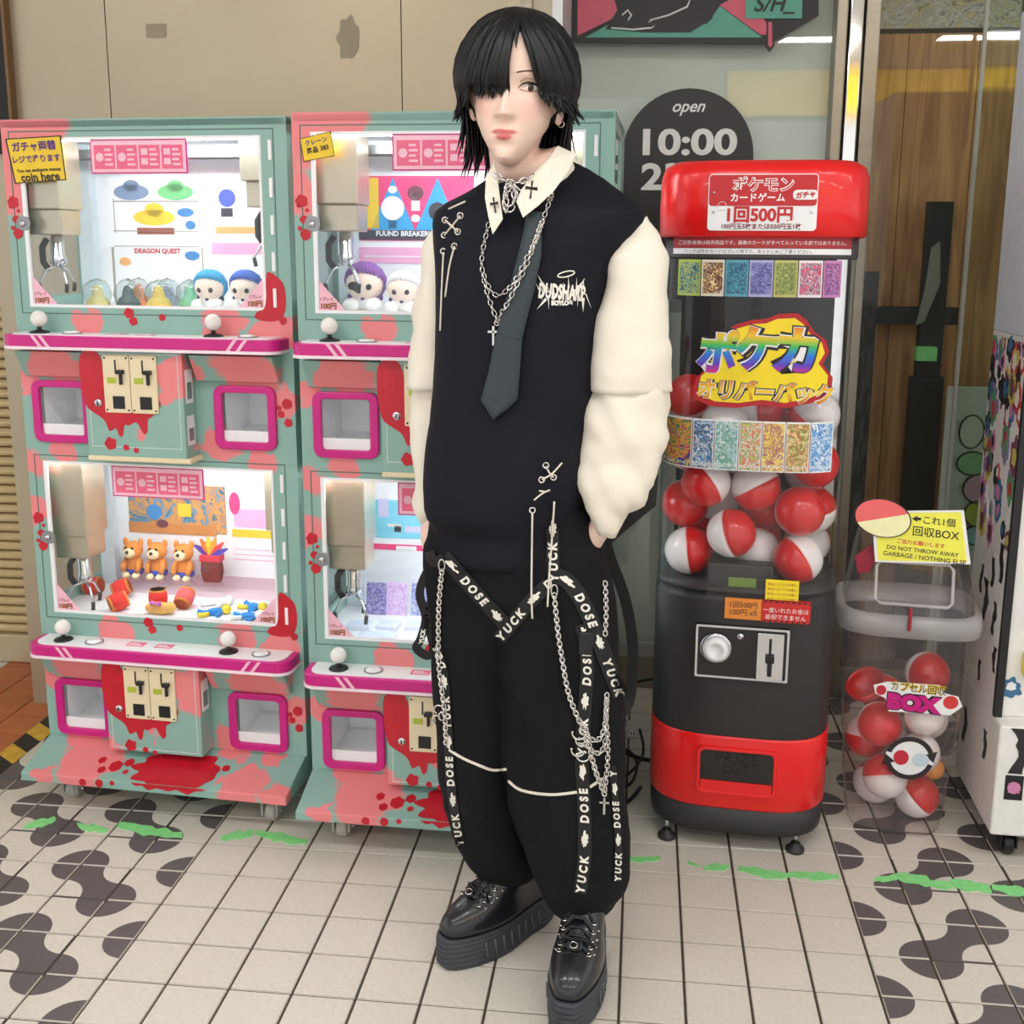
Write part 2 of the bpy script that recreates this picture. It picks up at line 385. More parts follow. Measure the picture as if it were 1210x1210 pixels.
# ---- glazed shop front on the right
YG = 3.40
gl = clear('shop_glass', (252, 254, 252), .015, 1.5)
w1 = struct(obj('window_1', MB().box(-.235, .535, YG, YG+.008, .10, CEIL), gl), 'shop window over a grey board')
w2 = struct(obj('window_2', MB().box(.645, 2.9, YG, YG+.008, .10, CEIL), gl), 'shop window in front of wood panelling')
for n, a, b, mt in (('trim_5', .525, .556, m_steel2), ('trim_6', .562, .60, mat('chrome', (225, 225, 222), .08, 1.0)), ('trim_7', .606, .648, m_steel2)):
    struct(obj(n, MB().box(a, b, YG-.035, YG+.05, 0, CEIL), mt, None, .004))
struct(obj('trim_8', MB().box(-.235, 2.9, YG-.03, YG+.06, .0, .105), m_steel2, None, .004))
struct(obj('trim_9', MB().box(-.235, .53, YG-.05, YG-.028, .115, .165), mat('rail_alu', (190, 190, 188), .3, .8), None, .003))
m_gb = mat('grey_board', (222, 226, 218), .55, var=.05, scale=4)
bk = struct(obj('wall_board', MB().box(-.235, .56, YG+.05, YG+.08, .0, CEIL), m_gb), 'grey board standing behind the shop glass')
# wood panelling behind the second pane
def wood(name, c1, c2, sx=14):
    M = mat(name, c1, .5); nt = M.node_tree; N = nt.nodes; Lk = nt.links; b = N['Principled BSDF']
    tc = N.new('ShaderNodeTexCoord'); mp = N.new('ShaderNodeMapping'); mp.inputs['Scale'].default_value = (sx, 6, 1.1)
    Lk.new(tc.outputs['Object'], mp.inputs[0]); nz = N.new('ShaderNodeTexNoise'); nz.inputs['Scale'].default_value = 2.2; nz.inputs['Detail'].default_value = 6; nz.inputs['Distortion'].default_value = 1.2
    Lk.new(mp.outputs[0], nz.inputs[0]); cr = N.new('ShaderNodeValToRGB'); cr.color_ramp.elements[0].position = .35; cr.color_ramp.elements[1].position = .65
    cr.color_ramp.elements[0].color = rgb(c1); cr.color_ramp.elements[1].color = rgb(c2); Lk.new(nz.outputs['Fac'], cr.inputs[0]); Lk.new(cr.outputs[0], b.inputs['Base Color']); return M
m_wood = wood('wood_panel', (158, 106, 60), (206, 156, 100))
YW = 3.66
wd = struct(obj('wall_wood', MB().box(.56, 3.0, YW+.02, YW+.06, 0, CEIL), mat('wood_core', (60, 42, 26), .8)), 'brown wood panelling inside the shop')
for k, (a, b) in enumerate(((.60, .792), (.794, 1.005), (1.007, 1.30), (1.302, 1.7))):
    obj('wood_panel', MB().box(a, b, YW, YW+.021, 0, 2.07), m_wood, wd, .001)
obj('poster_strip', MB().box(.66, 1.12, YW, YW+.02, 2.085, 2.5), art('strip_art', [(120, 118, 112), (200, 196, 188), (150, 146, 138), (206, 186, 130)], 14), wd)
struct(obj('wall_back', MB().box(-.3, 3, 4.6, 4.7, 0, CEIL), mat('inner_wall', (120, 112, 100), .8)))
struct(obj('wall_right', MB().box(2.9, 3.0, YG, 4.7, 0, CEIL), MATS['inner_wall']))
# black display frame standing inside the shop
m_bf = mat('black_frame', (30, 29, 28), .5)
fr = empty('display_stand', (.80, YW-.06, 0)); tag(fr, 'black upright display frame with crossbar standing before the wood panels', 'stand')
def fb(n, a, b, c, d, mt=m_bf, dy=0): return obj(n, MB().box(a-.80, b-.80, -.02+dy, .02+dy, c, d), mt, fr, .002)
fb('post', .685, .735, 0, 1.345); fb('crossbar', .735, .985, 1.18, 1.235); fb('post', .865, .94, 0, 1.56, dy=-.022); fb('speaker_box', .845, .945, .1, 1.02, dy=-.05)
fb('tape_band', .852, .915, 1.07, 1.115, m_gr, -.06)
mb = MB().prism([(.08, 1.42), (.105, 1.44), (.115, 1.31), (.075, 1.19), (.05, 1.18), (.07, 1.3)], -.05, -.046); obj('cloth_strip', mb, mat('cloth_grey', (130, 134, 122), .8), fr)
# loose sheet of clear acrylic with a bright edge
struct(obj('window_3', MB().box(.935, 1.6, YG-.05, YG-.044, .02, CEIL), clear('acrylic', (246, 250, 246), .03, 1.49)))
struct(obj('trim_10', MB().box(.928, .938, YG-.052, YG-.04, .02, CEIL), mat('acrylic_edge', (170, 172, 160), .3)))
# pale mural board low behind the acrylic
mu = empty('mural_board', (1.10, YG+.06, 0)); tag(mu, 'pale board with a painted pastel wing low behind the shop glass', 'board')
obj('board', MB().box(-.16, .4, 0, .012, .1, 1.0), mat('mural_white', (206, 208, 196), .6), mu)
for k, (dx, z, rx, rz, col) in enumerate(((.02, .86, .035, .05, (206, 208, 196)), (.10, .84, .035, .02, (150, 196, 206)), (.03, .76, .045, .035, (136, 186, 134)), (.06, .68, .05, .045, (206, 160, 180)), (.06, .60, .04, .04, (176, 184, 50)), (.07, .53, .05, .03, (150, 190, 200)))):
    f = obj('feather', MB().prism(circ(dx-.1, z, rx, 18, rz), -.004-.001*k, 0), mat('feather_%d' % k, col, .6), mu)
    obj('outline', MB().ring(circ(dx-.1, z, rx+.004, 18, rz+.004), circ(dx-.1, z, rx, 18, rz), -.005-.001*k, 0), m_blk, f)

# ---- shop sign above: pink and green panel with a black boot drawing
YB = YG-.02
def W2(x, y, off=0.):
    p = aty(x, y, YB-off); return (p.x, p.z)
def flat(mb, pts, off, th=.002, mi=0): return mb.prism([W2(x, y) for x, y in pts], YB-off-th, YB-off, 'y', mi)
ss = empty('shop_sign', (0, 0, 0)); tag(ss, 'black framed pink and green shop sign with a boot drawing', 'sign')
m_ink = mat('sign_black', (34, 32, 31), .45); m_pk = mat('sign_pink', (216, 96, 116), .45); m_tl = mat('sign_teal', (92, 168, 144), .45); m_wh = mat('sign_white', (240, 240, 236), .45)
obj('panel', flat(MB(), [(676, 51), (908, 53), (966, 20), (966, -60), (676, -60)], 0, .02), m_ink, ss)
obj('pink_field', flat(MB(), [(683, 44), (683, -55), (742, -55), (742, 15)], .02), m_pk, ss)
obj('pink_field', flat(MB(), [(850, 8), (882, -10), (905, 30), (905, 43), (898, 43)], .02), m_pk, ss)
obj('green_field', flat(MB(), [(692, 46), (742, 18), (790, 32), (835, 30), (850, 9), (900, 46)], .02), m_tl, ss)
obj('boot', flat(MB(), [(720, -20), (730, 14), (716, 36), (760, 40), (815, 40), (840, 25), (860, -20)], .023), m_ink, ss)
mb = MB()
for P in ([(722, 33), (748, 35), (770, 33), (775, 29), (765, 27), (770, 24)], [(735, 18), (742, 12), (746, 18), (742, 24)], [(768, 24), (790, 18), (812, 8), (816, -2), (806, -4)]):
    mb.tube([aty(x, y, YB-.026) for x, y in P], .0028, 5)
o = obj('boot_line', mb, m_wh, ss); o['kind'] = 'stuff'
obj('green_label', flat(MB(), [(880, 24), (946, 24), (948, -30), (880, -30)], .0235), m_tl, ss)
mb = MB(); text(mb, 'S/H_', lambda a, b: (aty(914, 8, YB).x+a, YB-.0272, aty(914, 8, YB).z+b), w=.115, bold=.02, shear=.3); obj('lettering', mb, m_ink, ss)
obj('drip', flat(MB(), [(905, 25), (913, 25), (914, 56), (909, 62), (904, 56)], .0, .022), m_ink, ss)
obj('drip_core', flat(MB(), [(907, 28), (911, 28), (911.5, 55), (909, 58), (906.5, 55)], .022), m_pk, ss)
# ---- black round-topped opening hours sign
os_ = empty('opening_hours_sign', (0, 0, 0)); tag(os_, 'black round-topped sign with white opening hours on the shop glass', 'sign')
c0 = aty(812, 185, YB); rad = aty(890, 185, YB).x-c0.x
pts = [(c0.x+rad*cos(PI*i/24), c0.z+rad*sin(PI*i/24)) for i in range(25)]+[(c0.x-rad, c0.z-.42), (c0.x+rad, c0.z-.42)]
obj('plate', MB().prism(pts, YB-.006, YB-.001), mat('hours_black', (30, 28, 27), .4), os_)
for s, x, y, w, hh, bd, sh_ in (('open', 814, 130, 36, 13, .015, .35), ('10:00', 815, 168, 104, 29, .03, 0), ('23:00', 815, 209, 108, 30, .03, 0)):
    q = aty(x, y, YB); mb = MB(); text(mb, s, lambda a, b: (q.x+a, YB-.0075, q.z+b), w=w*3.42/FPX, h=hh*3.42/FPX, bold=bd, shear=sh_); obj('lettering', mb, m_wh, os_)

# ================================================================== CLAW MACHINES
def splash_paint():
    M = bpy.data.materials.new('machine_paint'); M.use_nodes = True; nt = M.node_tree; N = nt.nodes; Lk = nt.links; b = N['Principled BSDF']
    b.inputs['Roughness'].default_value = .38
    tc = N.new('ShaderNodeTexCoord'); nz = N.new('ShaderNodeTexNoise'); nz.inputs['Scale'].default_value = 22; nz.inputs['Detail'].default_value = 5
    Lk.new(tc.outputs['Object'], nz.inputs[0])
    sc = N.new('ShaderNodeVectorMath'); sc.operation = 'MULTIPLY_ADD'; sc.inputs[1].default_value = (.10, .10, .10); sc.inputs[2].default_value = (-.05, -.05, -.05)
    Lk.new(nz.outputs['Color'], sc.inputs[0]); ad = N.new('ShaderNodeVectorMath'); ad.operation = 'ADD'
    Lk.new(tc.outputs['Object'], ad.inputs[0]); Lk.new(sc.outputs[0], ad.inputs[1])
    cs = [((.03, .13, 1.70), .145), ((.16, .06, .125), .085), ((.06, .0, .10), .03), ((.58, .02, .11), .065), ((.68, .0, .09), .045)]
    for z0 in (.148, .922):
        cs += [((.20, .13, z0+.30), .045), ((.54, .13, z0+.30), .055), ((.66, .13, z0+.29), .05), ((.0, .13, z0+.60), .05), ((.12, .1, z0+.20), .07), ((.60, .1, z0+.19), .08), ((.44, .07, z0+.18), .06), ((.34, .07, z0+.05), .02),
               ((.52, .12, z0+.02), .05), ((.62, .13, z0-.02), .035), ((.69, .13, z0+.12), .04), ((.02, .13, z0+.72), .04), ((.1, .13, z0-.005), .04), ((.02, .13, z0+.16), .035)]
    last = None
    for c, r in cs:
        d = N.new('ShaderNodeVectorMath'); d.operation = 'DISTANCE'; d.inputs[1].default_value = c; Lk.new(ad.outputs[0], d.inputs[0])
        mr = N.new('ShaderNodeMapRange'); mr.interpolation_type = 'SMOOTHSTEP'; mr.inputs[1].default_value = r*1.08; mr.inputs[2].default_value = r*.86
        Lk.new(d.outputs['Value'], mr.inputs[0])
        if last is None: last = mr.outputs[0]
        else:
            q = N.new('ShaderNodeMath'); q.operation = 'MAXIMUM'; Lk.new(last, q.inputs[0]); Lk.new(mr.outputs[0], q.inputs[1]); last = q.outputs[0]
    mx = N.new('ShaderNodeMix'); mx.data_type = 'RGBA'; mx.inputs[6].default_value = rgb((140, 178, 166)); mx.inputs[7].default_value = rgb((232, 132, 134))
    Lk.new(last, mx.inputs[0]); Lk.new(mx.outputs[2], b.inputs['Base Color']); M.diffuse_color = rgb((140, 178, 166)); return M
m_paint = splash_paint()
TUBE = 38                                       # radiance of the light tube inside each glass case
m_red = mat('splash_red', (196, 22, 42), .35, var=.1); m_mag = mat('magenta_plastic', (204, 26, 128), .3, var=.03); m_pink = mat('pale_pink', (244, 190, 206), .35, var=.03)
m_white = mat('white_plastic', (240, 240, 240), .35, var=.02); m_wpan = mat('white_panel', (246, 248, 250), .5, var=.02); m_seam_shade = mat('door_seam_shade', (86, 110, 104), .6)
m_cream = mat('cream_plate', (232, 216, 178), .4, var=.03); m_black = mat('black_plastic', (22, 22, 24), .4); m_chrome = mat('chrome_metal', (210, 210, 214), .18, 1.0)
m_steelb = mat('steel_housing', (196, 182, 160), .3, .8, var=.04); m_ygr = mat('sticker_green', (176, 190, 60), .5); m_ink2 = mat('print_ink', (44, 34, 40), .6)
m_glass = clear('machine_glass', (250, 252, 252), .01, 1.42); m_grey = mat('grey_metal', (150, 152, 154), .4, .7); m_castw = mat('caster_grey', (176, 172, 164), .5, var=.12)
m_ban = mat('banner_pink', (236, 106, 140), .45, var=.03); m_banp = mat('banner_pale', (248, 196, 210), .45); m_tube = mat('tube_light', (248, 252, 255), .4, emit=TUBE, var=0)
m_ysign = mat('sign_card_yellow', (236, 200, 50), .6, var=.06, scale=12); m_purple = mat('sign_purple', (92, 40, 120), .6); m_gold = mat('price_gold', (150, 84, 24), .5)
MW = .71; FC = .13; BK = .55; IB = .43          # width, front plane, back, inner back panel
Z0 = (.148, .922); UH = .774
class Frame:
    def __init__(s, ox, oy, deg):
        a = math.radians(deg); s.o = V((ox, oy, 0)); s.a = a; s.x = V((cos(a), sin(a), 0)); s.y = V((-sin(a), cos(a), 0))
    def loc(s, p): d = V(p)-s.o; return V((d.dot(s.x), d.dot(s.y), d.z))
    def wld(s, x, y, z): return s.o+s.x*x+s.y*y+V((0, 0, z))
    def px(s, x, y, c):
        d = ray(x, y); return s.loc(CAM+d*((s.o+s.y*c-CAM).dot(s.y)/d.dot(s.y)))
def decal(name, poly, y, mt, root, th=.0012, ax='y'): return obj(name, MB().prism(poly, y-th, y+.0004, ax), mt, root)
def claw(fr, label, cranes, signs):
    root = empty('claw_machine', fr.o, fr.a); tag(root, label, 'claw machine')
    # deck and casters
    obj('deck', MB().prism([(0, .081), (0, .104), (FC+.01, .150), (BK, .150), (BK, .081)], 0, MW-.005, 'x'), m_paint, root, .003)
    for cx, cy in ((.09, .075), (.64, .06), (.09, .52), (.62, .52)):
        c = obj('caster', MB().box(cx-.026, cx+.026, cy-.026, cy+.026, .074, .082).box(cx-.022, cx-.017, cy-.014, cy+.03, .022, .075).box(cx+.017, cx+.022, cy-.014, cy+.03, .022, .075), m_castw, root, .002)
        obj('wheel', MB().lathe([(.0, -.013), (.024, -.013), (.027, -.008), (.027, .008), (.024, .013), (0, .013)], (cx, cy+.012, .0272), 'x', 20), m_castw, c)
        obj('axle', MB().lathe([(.006, -.025), (.006, .025)], (cx, cy+.012, .027), 'x', 10), m_chrome, c)
    obj('top_cap', MB().box(0, MW, FC, BK, Z0[1]+UH-.022, Z0[1]+UH), m_paint, root, .004)
    obj('back_panel', MB().box(.004, MW-.004, BK-.012, BK, .15, Z0[1]+UH-.02), m_grey, root)
    for u, z0 in enumerate(Z0):
        A = lambda z: z0+z
        # side panels with side glass
        for sx in (0, MW-.012):
            mb = MB().box(sx, sx+.012, FC, BK, A(0), A(.33))
            mb.ring([(FC, A(.33)), (BK, A(.33)), (BK, A(UH)), (FC, A(UH))], [(FC+.035, A(.36)), (IB-.02, A(.36)), (IB-.02, A(.735)), (FC+.035, A(.735))], sx, sx+.012, 'x')
            s = obj('side_panel', mb, m_paint, root); obj('side_glass', MB().box(sx+.004, sx+.008, FC+.03, IB-.015, A(.355), A(.74)), m_glass, s)
        # lower front fascia with two prize openings
        mb = MB(); xs = [(.012, .05), (.17, .528), (.648, MW-.012)]
        for a, b in xs: mb.box(a, b, FC, FC+.012, A(0), A(.318))
        for a, b in ((.05, .17), (.528, .648)): mb.box(a, b, FC, FC+.012, A(0), A(.024)).box(a, b, FC, FC+.012, A(.146), A(.318))
        obj('front_panel', mb, m_paint, root)
        for a in (.03, .508):
            b = a+.156
            f = obj('prize_door', MB().ring(rrect(a, b, A(.007), A(.161), .022, 5), rrect(a+.021, b-.021, A(.026), A(.144), .008, 5), FC-.010, FC+.002), m_mag, root, .003)
            c = MB(); x0, x1, q0, q1 = a+.02, b-.02, A(.024), A(.146); d0, d1 = FC+.004, FC+.15
            c.add([(x0, d0, q0), (x1, d0, q0), (x1, d0, q1), (x0, d0, q1), (x0, d1, q0+.02), (x1, d1, q0+.02), (x1, d1, q1), (x0, d1, q1)], [(0, 1, 5, 4), (1, 2, 6, 5), (2, 3, 7, 6), (3, 0, 4, 7), (4, 5, 6, 7)])
            obj('chute', c, m_wpan, f)
            obj('lip', MB().box(x0, x1, FC+.0, FC+.006, q0, q0+.028), m_white, f, .001)
            v0, v1 = (a-.005, a+.175) if a < .1 else (a-.035, a+.172)
            obj('visor', MB().prism([(FC+.002, A(.236)), (FC-.058, A(.236)), (FC-.020, A(.172)), (FC+.002, A(.168))], v0, v1, 'x'), m_paint, root, .003)
        # coin box
        bx0, bx1, by = .207, .46, .068
        cb = obj('coin_box', MB().box(bx0, bx1, by, FC+.004, A(-.012 if u else .004), A(.243)), m_paint, root, .003)
        obj('box_door', MB().ring([(bx0+.012, A(.012)), (bx1-.01, A(.012)), (bx1-.01, A(.236)), (bx0+.012, A(.236))], [(bx0+.014, A(.014)), (bx1-.012, A(.014)), (bx1-.012, A(.234)), (bx0+.014, A(.234))], by-.001, by+.001), mat('pale_edge', (206, 214, 208), .5), cb)  # thin pale ring along the door outline
        P = [(bx0-.008, A(.244)), (bx0+.055, A(.244)), (bx0+.055, A(.105)), (bx0+.175, A(.10)), (bx0+.172, A(.088)), (bx0+.158, A(.084)), (bx0+.158, A(.052)), (bx0+.15, A(.044)), (bx0+.142, A(.056)), (bx0+.13, A(.078)), (bx0+.11, A(.064)), (bx0+.098, A(.07)), (bx0+.094, A(.04)), (bx0+.084, A(.036)), (bx0+.078, A(.062)), (bx0+.066, A(.052)), (bx0+.058, A(.05)), (bx0+.05, A(.078)), (bx0+.02, A(.095)), (bx0+.0006, A(.11)), (bx0-.008, A(.16))]
        decal('paint_splash', chaikin(P, 2), by-.0004, m_red, cb)
        for k, (sx, sz, r) in enumerate(((bx0+.06, .02, .014), (bx0+.1, .012, .007), (bx0+.125, .006, .006), (bx0+.185, .12, .009), (bx0+.18, .165, .006))): decal('paint_splash', blob(sx, A(sz), r, k, 5, .3), by-.0004, m_red, cb)
        lk = obj('lock', MB().lathe([(.0, -.006), (.008, -.006), (.010, -.003), (.010, 0)], (bx0+.036, by, A(.118)), 'y', 16), m_chrome, cb); obj('keyhole', MB().box(bx0+.0345, bx0+.0375, by-.0068, by-.0055, A(.113), A(.123)), m_black, lk)
        for k in range(2):
            q = .262+k*.069
            pl = obj('coin_plate', MB().prism(rrect(q, q+.067, A(.096), A(.233), .004), by-.006, by), m_cream, cb, .0012)
            obj('coin_slot', MB().box(q+.031, q+.0345, by-.0072, by-.005, A(.19), A(.222)), m_black, pl)
            obj('lever', MB().box(q+.038, q+.056, by-.018, by-.006, A(.189), A(.199)).box(q+.044, q+.050, by-.014, by-.006, A(.164), A(.19)), m_black, pl, .0015)
            obj('label_sticker', MB().box(q+.010, q+.032, by-.007, by-.005, A(.166), A(.180)), m_ygr, pl)
            obj('return_slot', MB().box(q+.022, q+.052, by-.0072, by-.005, A(.106), A(.136)), m_black, pl)
            for ex, ez in ((.006, .103), (.061, .103), (.006, .226), (.061, .226)): obj('screw', MB().lathe([(.0, -.002), (.002, -.0015), (.0025, 0)], (q+ex, by-.006, A(ez)), 'y', 8), m_ink2, pl)
        if u: obj('ledge', MB().box(bx0, bx1+.012, by-.004, FC, A(-.022), A(-.010)), m_cream, cb, .003)
        for k, (a0, a1) in enumerate(((.12, .20), (.02, .09))):
            if u or k == 0:
                sn = obj('notice_sticker', MB().box(bx1-.0004, bx1+.0012, by+.012, by+.045, A(a0), A(a1)), m_white, cb); obj('print_lines', MB().box(bx1+.001, bx1+.0017, by+.017, by+.040, A(a0+.01), A(a1-.03)), m_grey, sn)
        # control panel
        out = [(.006, FC+.012)]+[(.006+.035-.035*cos(t), .048+.035-.035*sin(t)) for t in (0, .26, .52, .79, 1.05, 1.31, 1.57)]+[(.70-.035+.035*sin(t), .048+.035-.035*cos(t)) for t in (0, .26, .52, .79, 1.05, 1.31, 1.57)]+[(.70, FC+.012)]
        cp = obj('control_panel', MB().prism(out, A(.250), A(.276), 'z', sm=False), m_mag, root, .002)
        ins = [(x*.955+.353*.045, y*.86+.0175) for x, y in out]
        obj('top_plate', MB().prism(ins, A(.276), A(.2785), 'z'), m_white, cp)
        edge = [(x*1.005-.0018, y*1.0-.0015) for x, y in out]; obj('bottom_trim', MB().prism(edge, A(.243), A(.250), 'z'), mat('trim_pinkwhite', (250, 226, 234), .4), cp)
        for k in (.09, .11, .60, .625):
            sk = .02 if k < .3 else -.02
            obj('stripe', MB().prism([(k, A(.276)), (k+.009, A(.276)), (k+.009+sk, A(.25)), (k+sk, A(.25))], .0466, .049), m_pink, cp)
        for jx in (.085, .53):
            j = obj('joystick', MB().lathe([(.0, .0), (.024, .0), (.022, .004), (.008, .008), (.005, .010), (.005, .02)], (jx, .094, A(.278)), 'z', 20), m_black, cp)
            obj('ball', MB().ell((jx, .094, A(.312)), .0195, 20, 12), mat('pearl_ball', (236, 232, 226), .12, var=.04, scale=120), j)
            bt = obj('button', MB().lathe([(0, .006), (.016, .006), (.019, .003), (.020, 0)], (jx+.085, .094, A(.278)), 'z', 22), m_white, cp); obj('button_ring', MB().ring(circ(jx+.085, .094, .023), circ(jx+.085, .094, .0195), A(.278), A(.281), 'z'), m_grey, bt)
        for k in (.26, .335):
            st = obj('panel_sticker', MB().box(k, k+.045, .085, .112, A(.2784), A(.2792)), m_ban, cp); obj('print_lines', MB().box(k+.005, k+.04, .09, .094, A(.279), A(.2797)).box(k+.005, k+.03, .099, .103, A(.279), A(.2797)), m_white, st)
        # window door
        wx0, wx1, wz0, wz1 = .045, .645, A(.341), A(.730)
        dr = obj('window_door', MB().ring([(.012, A(.318)), (MW-.012, A(.318)), (MW-.012, A(UH)), (.012, A(UH))], [(wx0, wz0), (wx1, wz0), (wx1, wz1), (wx0, wz1)], FC, FC+.014), m_paint, root)
        obj('seam', MB().ring([(.018, A(.322)), (.680, A(.322)), (.680, A(.748)), (.018, A(.748))], [(.0205, A(.3245)), (.6775, A(.3245)), (.6775, A(.7455)), (.0205, A(.7455))], FC-.0006, FC+.001), m_seam_shade, dr)  # raised strip, the door gap's shade put into its darker colour
        obj('glazing_bead', MB().ring([(wx0-.003, wz0-.003), (wx1+.003, wz0-.003), (wx1+.003, wz1+.003), (wx0-.003, wz1+.003)], [(wx0+.006, wz0+.004), (wx1-.003, wz0+.004), (wx1-.003, wz1-.003), (wx0+.006, wz1-.003)], FC-.001, FC+.006), m_white, dr)
        obj('pane', MB().box(wx0, wx1, FC+.006, FC+.010, wz0, wz1), m_glass, dr)
        lk = obj('lock', MB().prism(rrect(.024, .060, A(.519), A(.552), .015, 5), FC-.004, FC), m_grey, dr, .001); obj('keyway', MB().lathe([(0, -.004), (.006, -.004), (.008, 0)], (.041, FC-.004, A(.535)), 'y', 14), m_chrome, lk)
        for k in range(5): obj('hinge', MB().box(.666, .674, FC-.003, FC+.001, A(.70-.083*k-.022), A(.70-.083*k+.022)), m_white, dr, .001)
        # banner
        bn = obj('banner', MB().box(.226, .468, FC+.001, FC+.004, A(.650), A(.727)), m_mag, dr)
        obj('banner_field', MB().box(.229, .465, FC+.0, FC+.002, A(.653), A(.724)), m_banp, bn)
        for k in range(4):
            x = .236+k*.0565; pn = obj('banner_panel', MB().box(x, x+.052, FC-.0008, FC+.001, A(.660), A(.714)), m_ban, bn)
            if k < 2: obj('figure', MB().prism(circ(x+.014, A(.687), .010, 14), FC-.0014, FC), m_banp, pn)
            else:
                for q in (.70, .678): obj('figure', MB().box(x+.006, x+.022, FC-.0014, FC, A(q-.008), A(q+.006)), m_banp, pn)
            mb = MB()
            for q in range(4): mb.box(x+.027, x+.047-.004*(q % 2), FC-.0014, FC, A(.668+q*.011), A(.673+q*.011))
            o = obj('print_lines', mb, m_banp, pn); o['kind'] = 'stuff'
        # price corners
        for side in (0, 1):
            X = (lambda t: wx0+.004+t) if side == 0 else (lambda t: wx1-.004-t)
            tr = obj('price_corner', MB().prism([(X(0), wz0+.004), (X(.062), wz0+.004), (X(0), wz0+.072)], FC+.003, FC+.0055), m_pink, dr)
            mb = MB(); cx = X(.020); text(mb, '1プレイ', lambda a, b: (cx+a, FC+.0022, wz0+.029+b), w=.030, bold=.03); obj('lettering', mb, m_gold, tr)
            mb = MB(); text(mb, '100円', lambda a, b: (cx+a+(.004 if side == 0 else -.002), FC+.0022, wz0+.013+b), w=.036, bold=.05); obj('lettering', mb, m_gold, tr)
        # red paint: window corner, dots
        decal('paint_splash', chaikin([(wx1+.004, A(.43)), (wx1+.02, A(.425)), (wx1+.03, A(.418)), (wx1+.05, A(.40)), (wx1+.052, A(.345)), (wx1+.04, A(.32)), (wx1+.015, A(.312)), (wx1-.03, A(.318)), (wx1-.022, A(.337)), (wx1+.004, A(.342))], 2), FC-.0006, m_red, dr)
        for k, (x, z, r) in enumerate(((.018, .585, .013), (.03, .565, .004), (.022, .545, .009), (.012, .525, .005), (.025, .512, .012), (.30, .327, .012), (.31, .308, .010), (.385, .318, .008), (.688, .316, .009), (.01, .575, .004))):
            decal('paint_splash', blob(x, A(z), r, k+5, 5, .2), FC-.0006, m_red, dr)
        for k, (x, z, r) in enumerate(((.69, .12, .012), (.675, .095, .008), (.692, .075, .010), (.67, .11, .006))): decal('paint_splash', blob(x, A(z), r, k, 5, .15), FC-.0006, m_red, root)
        # interior
        it = obj('cabinet_interior', MB().box(.012, MW-.012, FC+.014, IB, A(.318), A(.330)).box(.012, MW-.012, IB, IB+.01, A(.318), A(.75)).box(.012, MW-.012, FC+.014, IB, A(.742), A(.752)), m_wpan, root)
        obj('light_tube', MB().lathe([(.008, .03), (.008, .68)], (0, FC+.030, A(.734)), 'x', 10), m_tube, it)
        obj('crane_rail', MB().box(.012, MW-.012, .30, .318, A(.70), A(.72)), m_grey, it); obj('crane_rail', MB().box(.012, MW-.012, .36, .378, A(.70), A(.72)), m_grey, it)
        obj('corner_post', MB().box(.014, .055, IB-.03, IB, A(.33), A(.742)), mat('post_pale', (214, 226, 232), .4), it)
        # cranes
        for cx, dz, c2 in cranes[u]:
            cr = obj('crane', MB().box(cx-.052, cx+.052, c2-.05, c2+.05, A(.60-dz), A(.735)), m_steelb, it, .003)
            obj('motor_housing', MB().box(cx-.042, cx+.048, c2-.042, c2+.042, A(.54-dz), A(.60-dz)), m_steelb, cr, .003)
            obj('claw_body', MB().lathe([(.012, .0), (.016, -.004), (.016, -.05), (.020, -.055), (.020, -.068), (.010, -.076)], (cx+.008, c2, A(.54-dz)), 'z', 16), m_chrome, cr)
            obj('cable_loop', MB().tube([(cx-.02, c2, A(.53-dz)), (cx-.034, c2, A(.51-dz)), (cx-.034, c2, A(.475-dz)), (cx-.02, c2, A(.455-dz))], .008, 8), m_black, cr)
            for k in range(3):
                t = math.radians(200+120*k); d = V((cos(t), sin(t), 0)); b0 = V((cx+.008, c2, A(.468-dz)))
                obj('prong', MB().tube([b0, b0+d*.030+V((0, 0, -.012)), b0+d*.050+V((0, 0, -.045)), b0+d*.048+V((0, 0, -.058))], [.0032, .0032, .0032, .0032], 6), m_chrome, cr)
                obj('prong_tip', MB().tube([b0+d*.050+V((0, 0, -.045)), b0+d*.046+V((0, 0, -.066))], .0050, 8), m_black, cr)
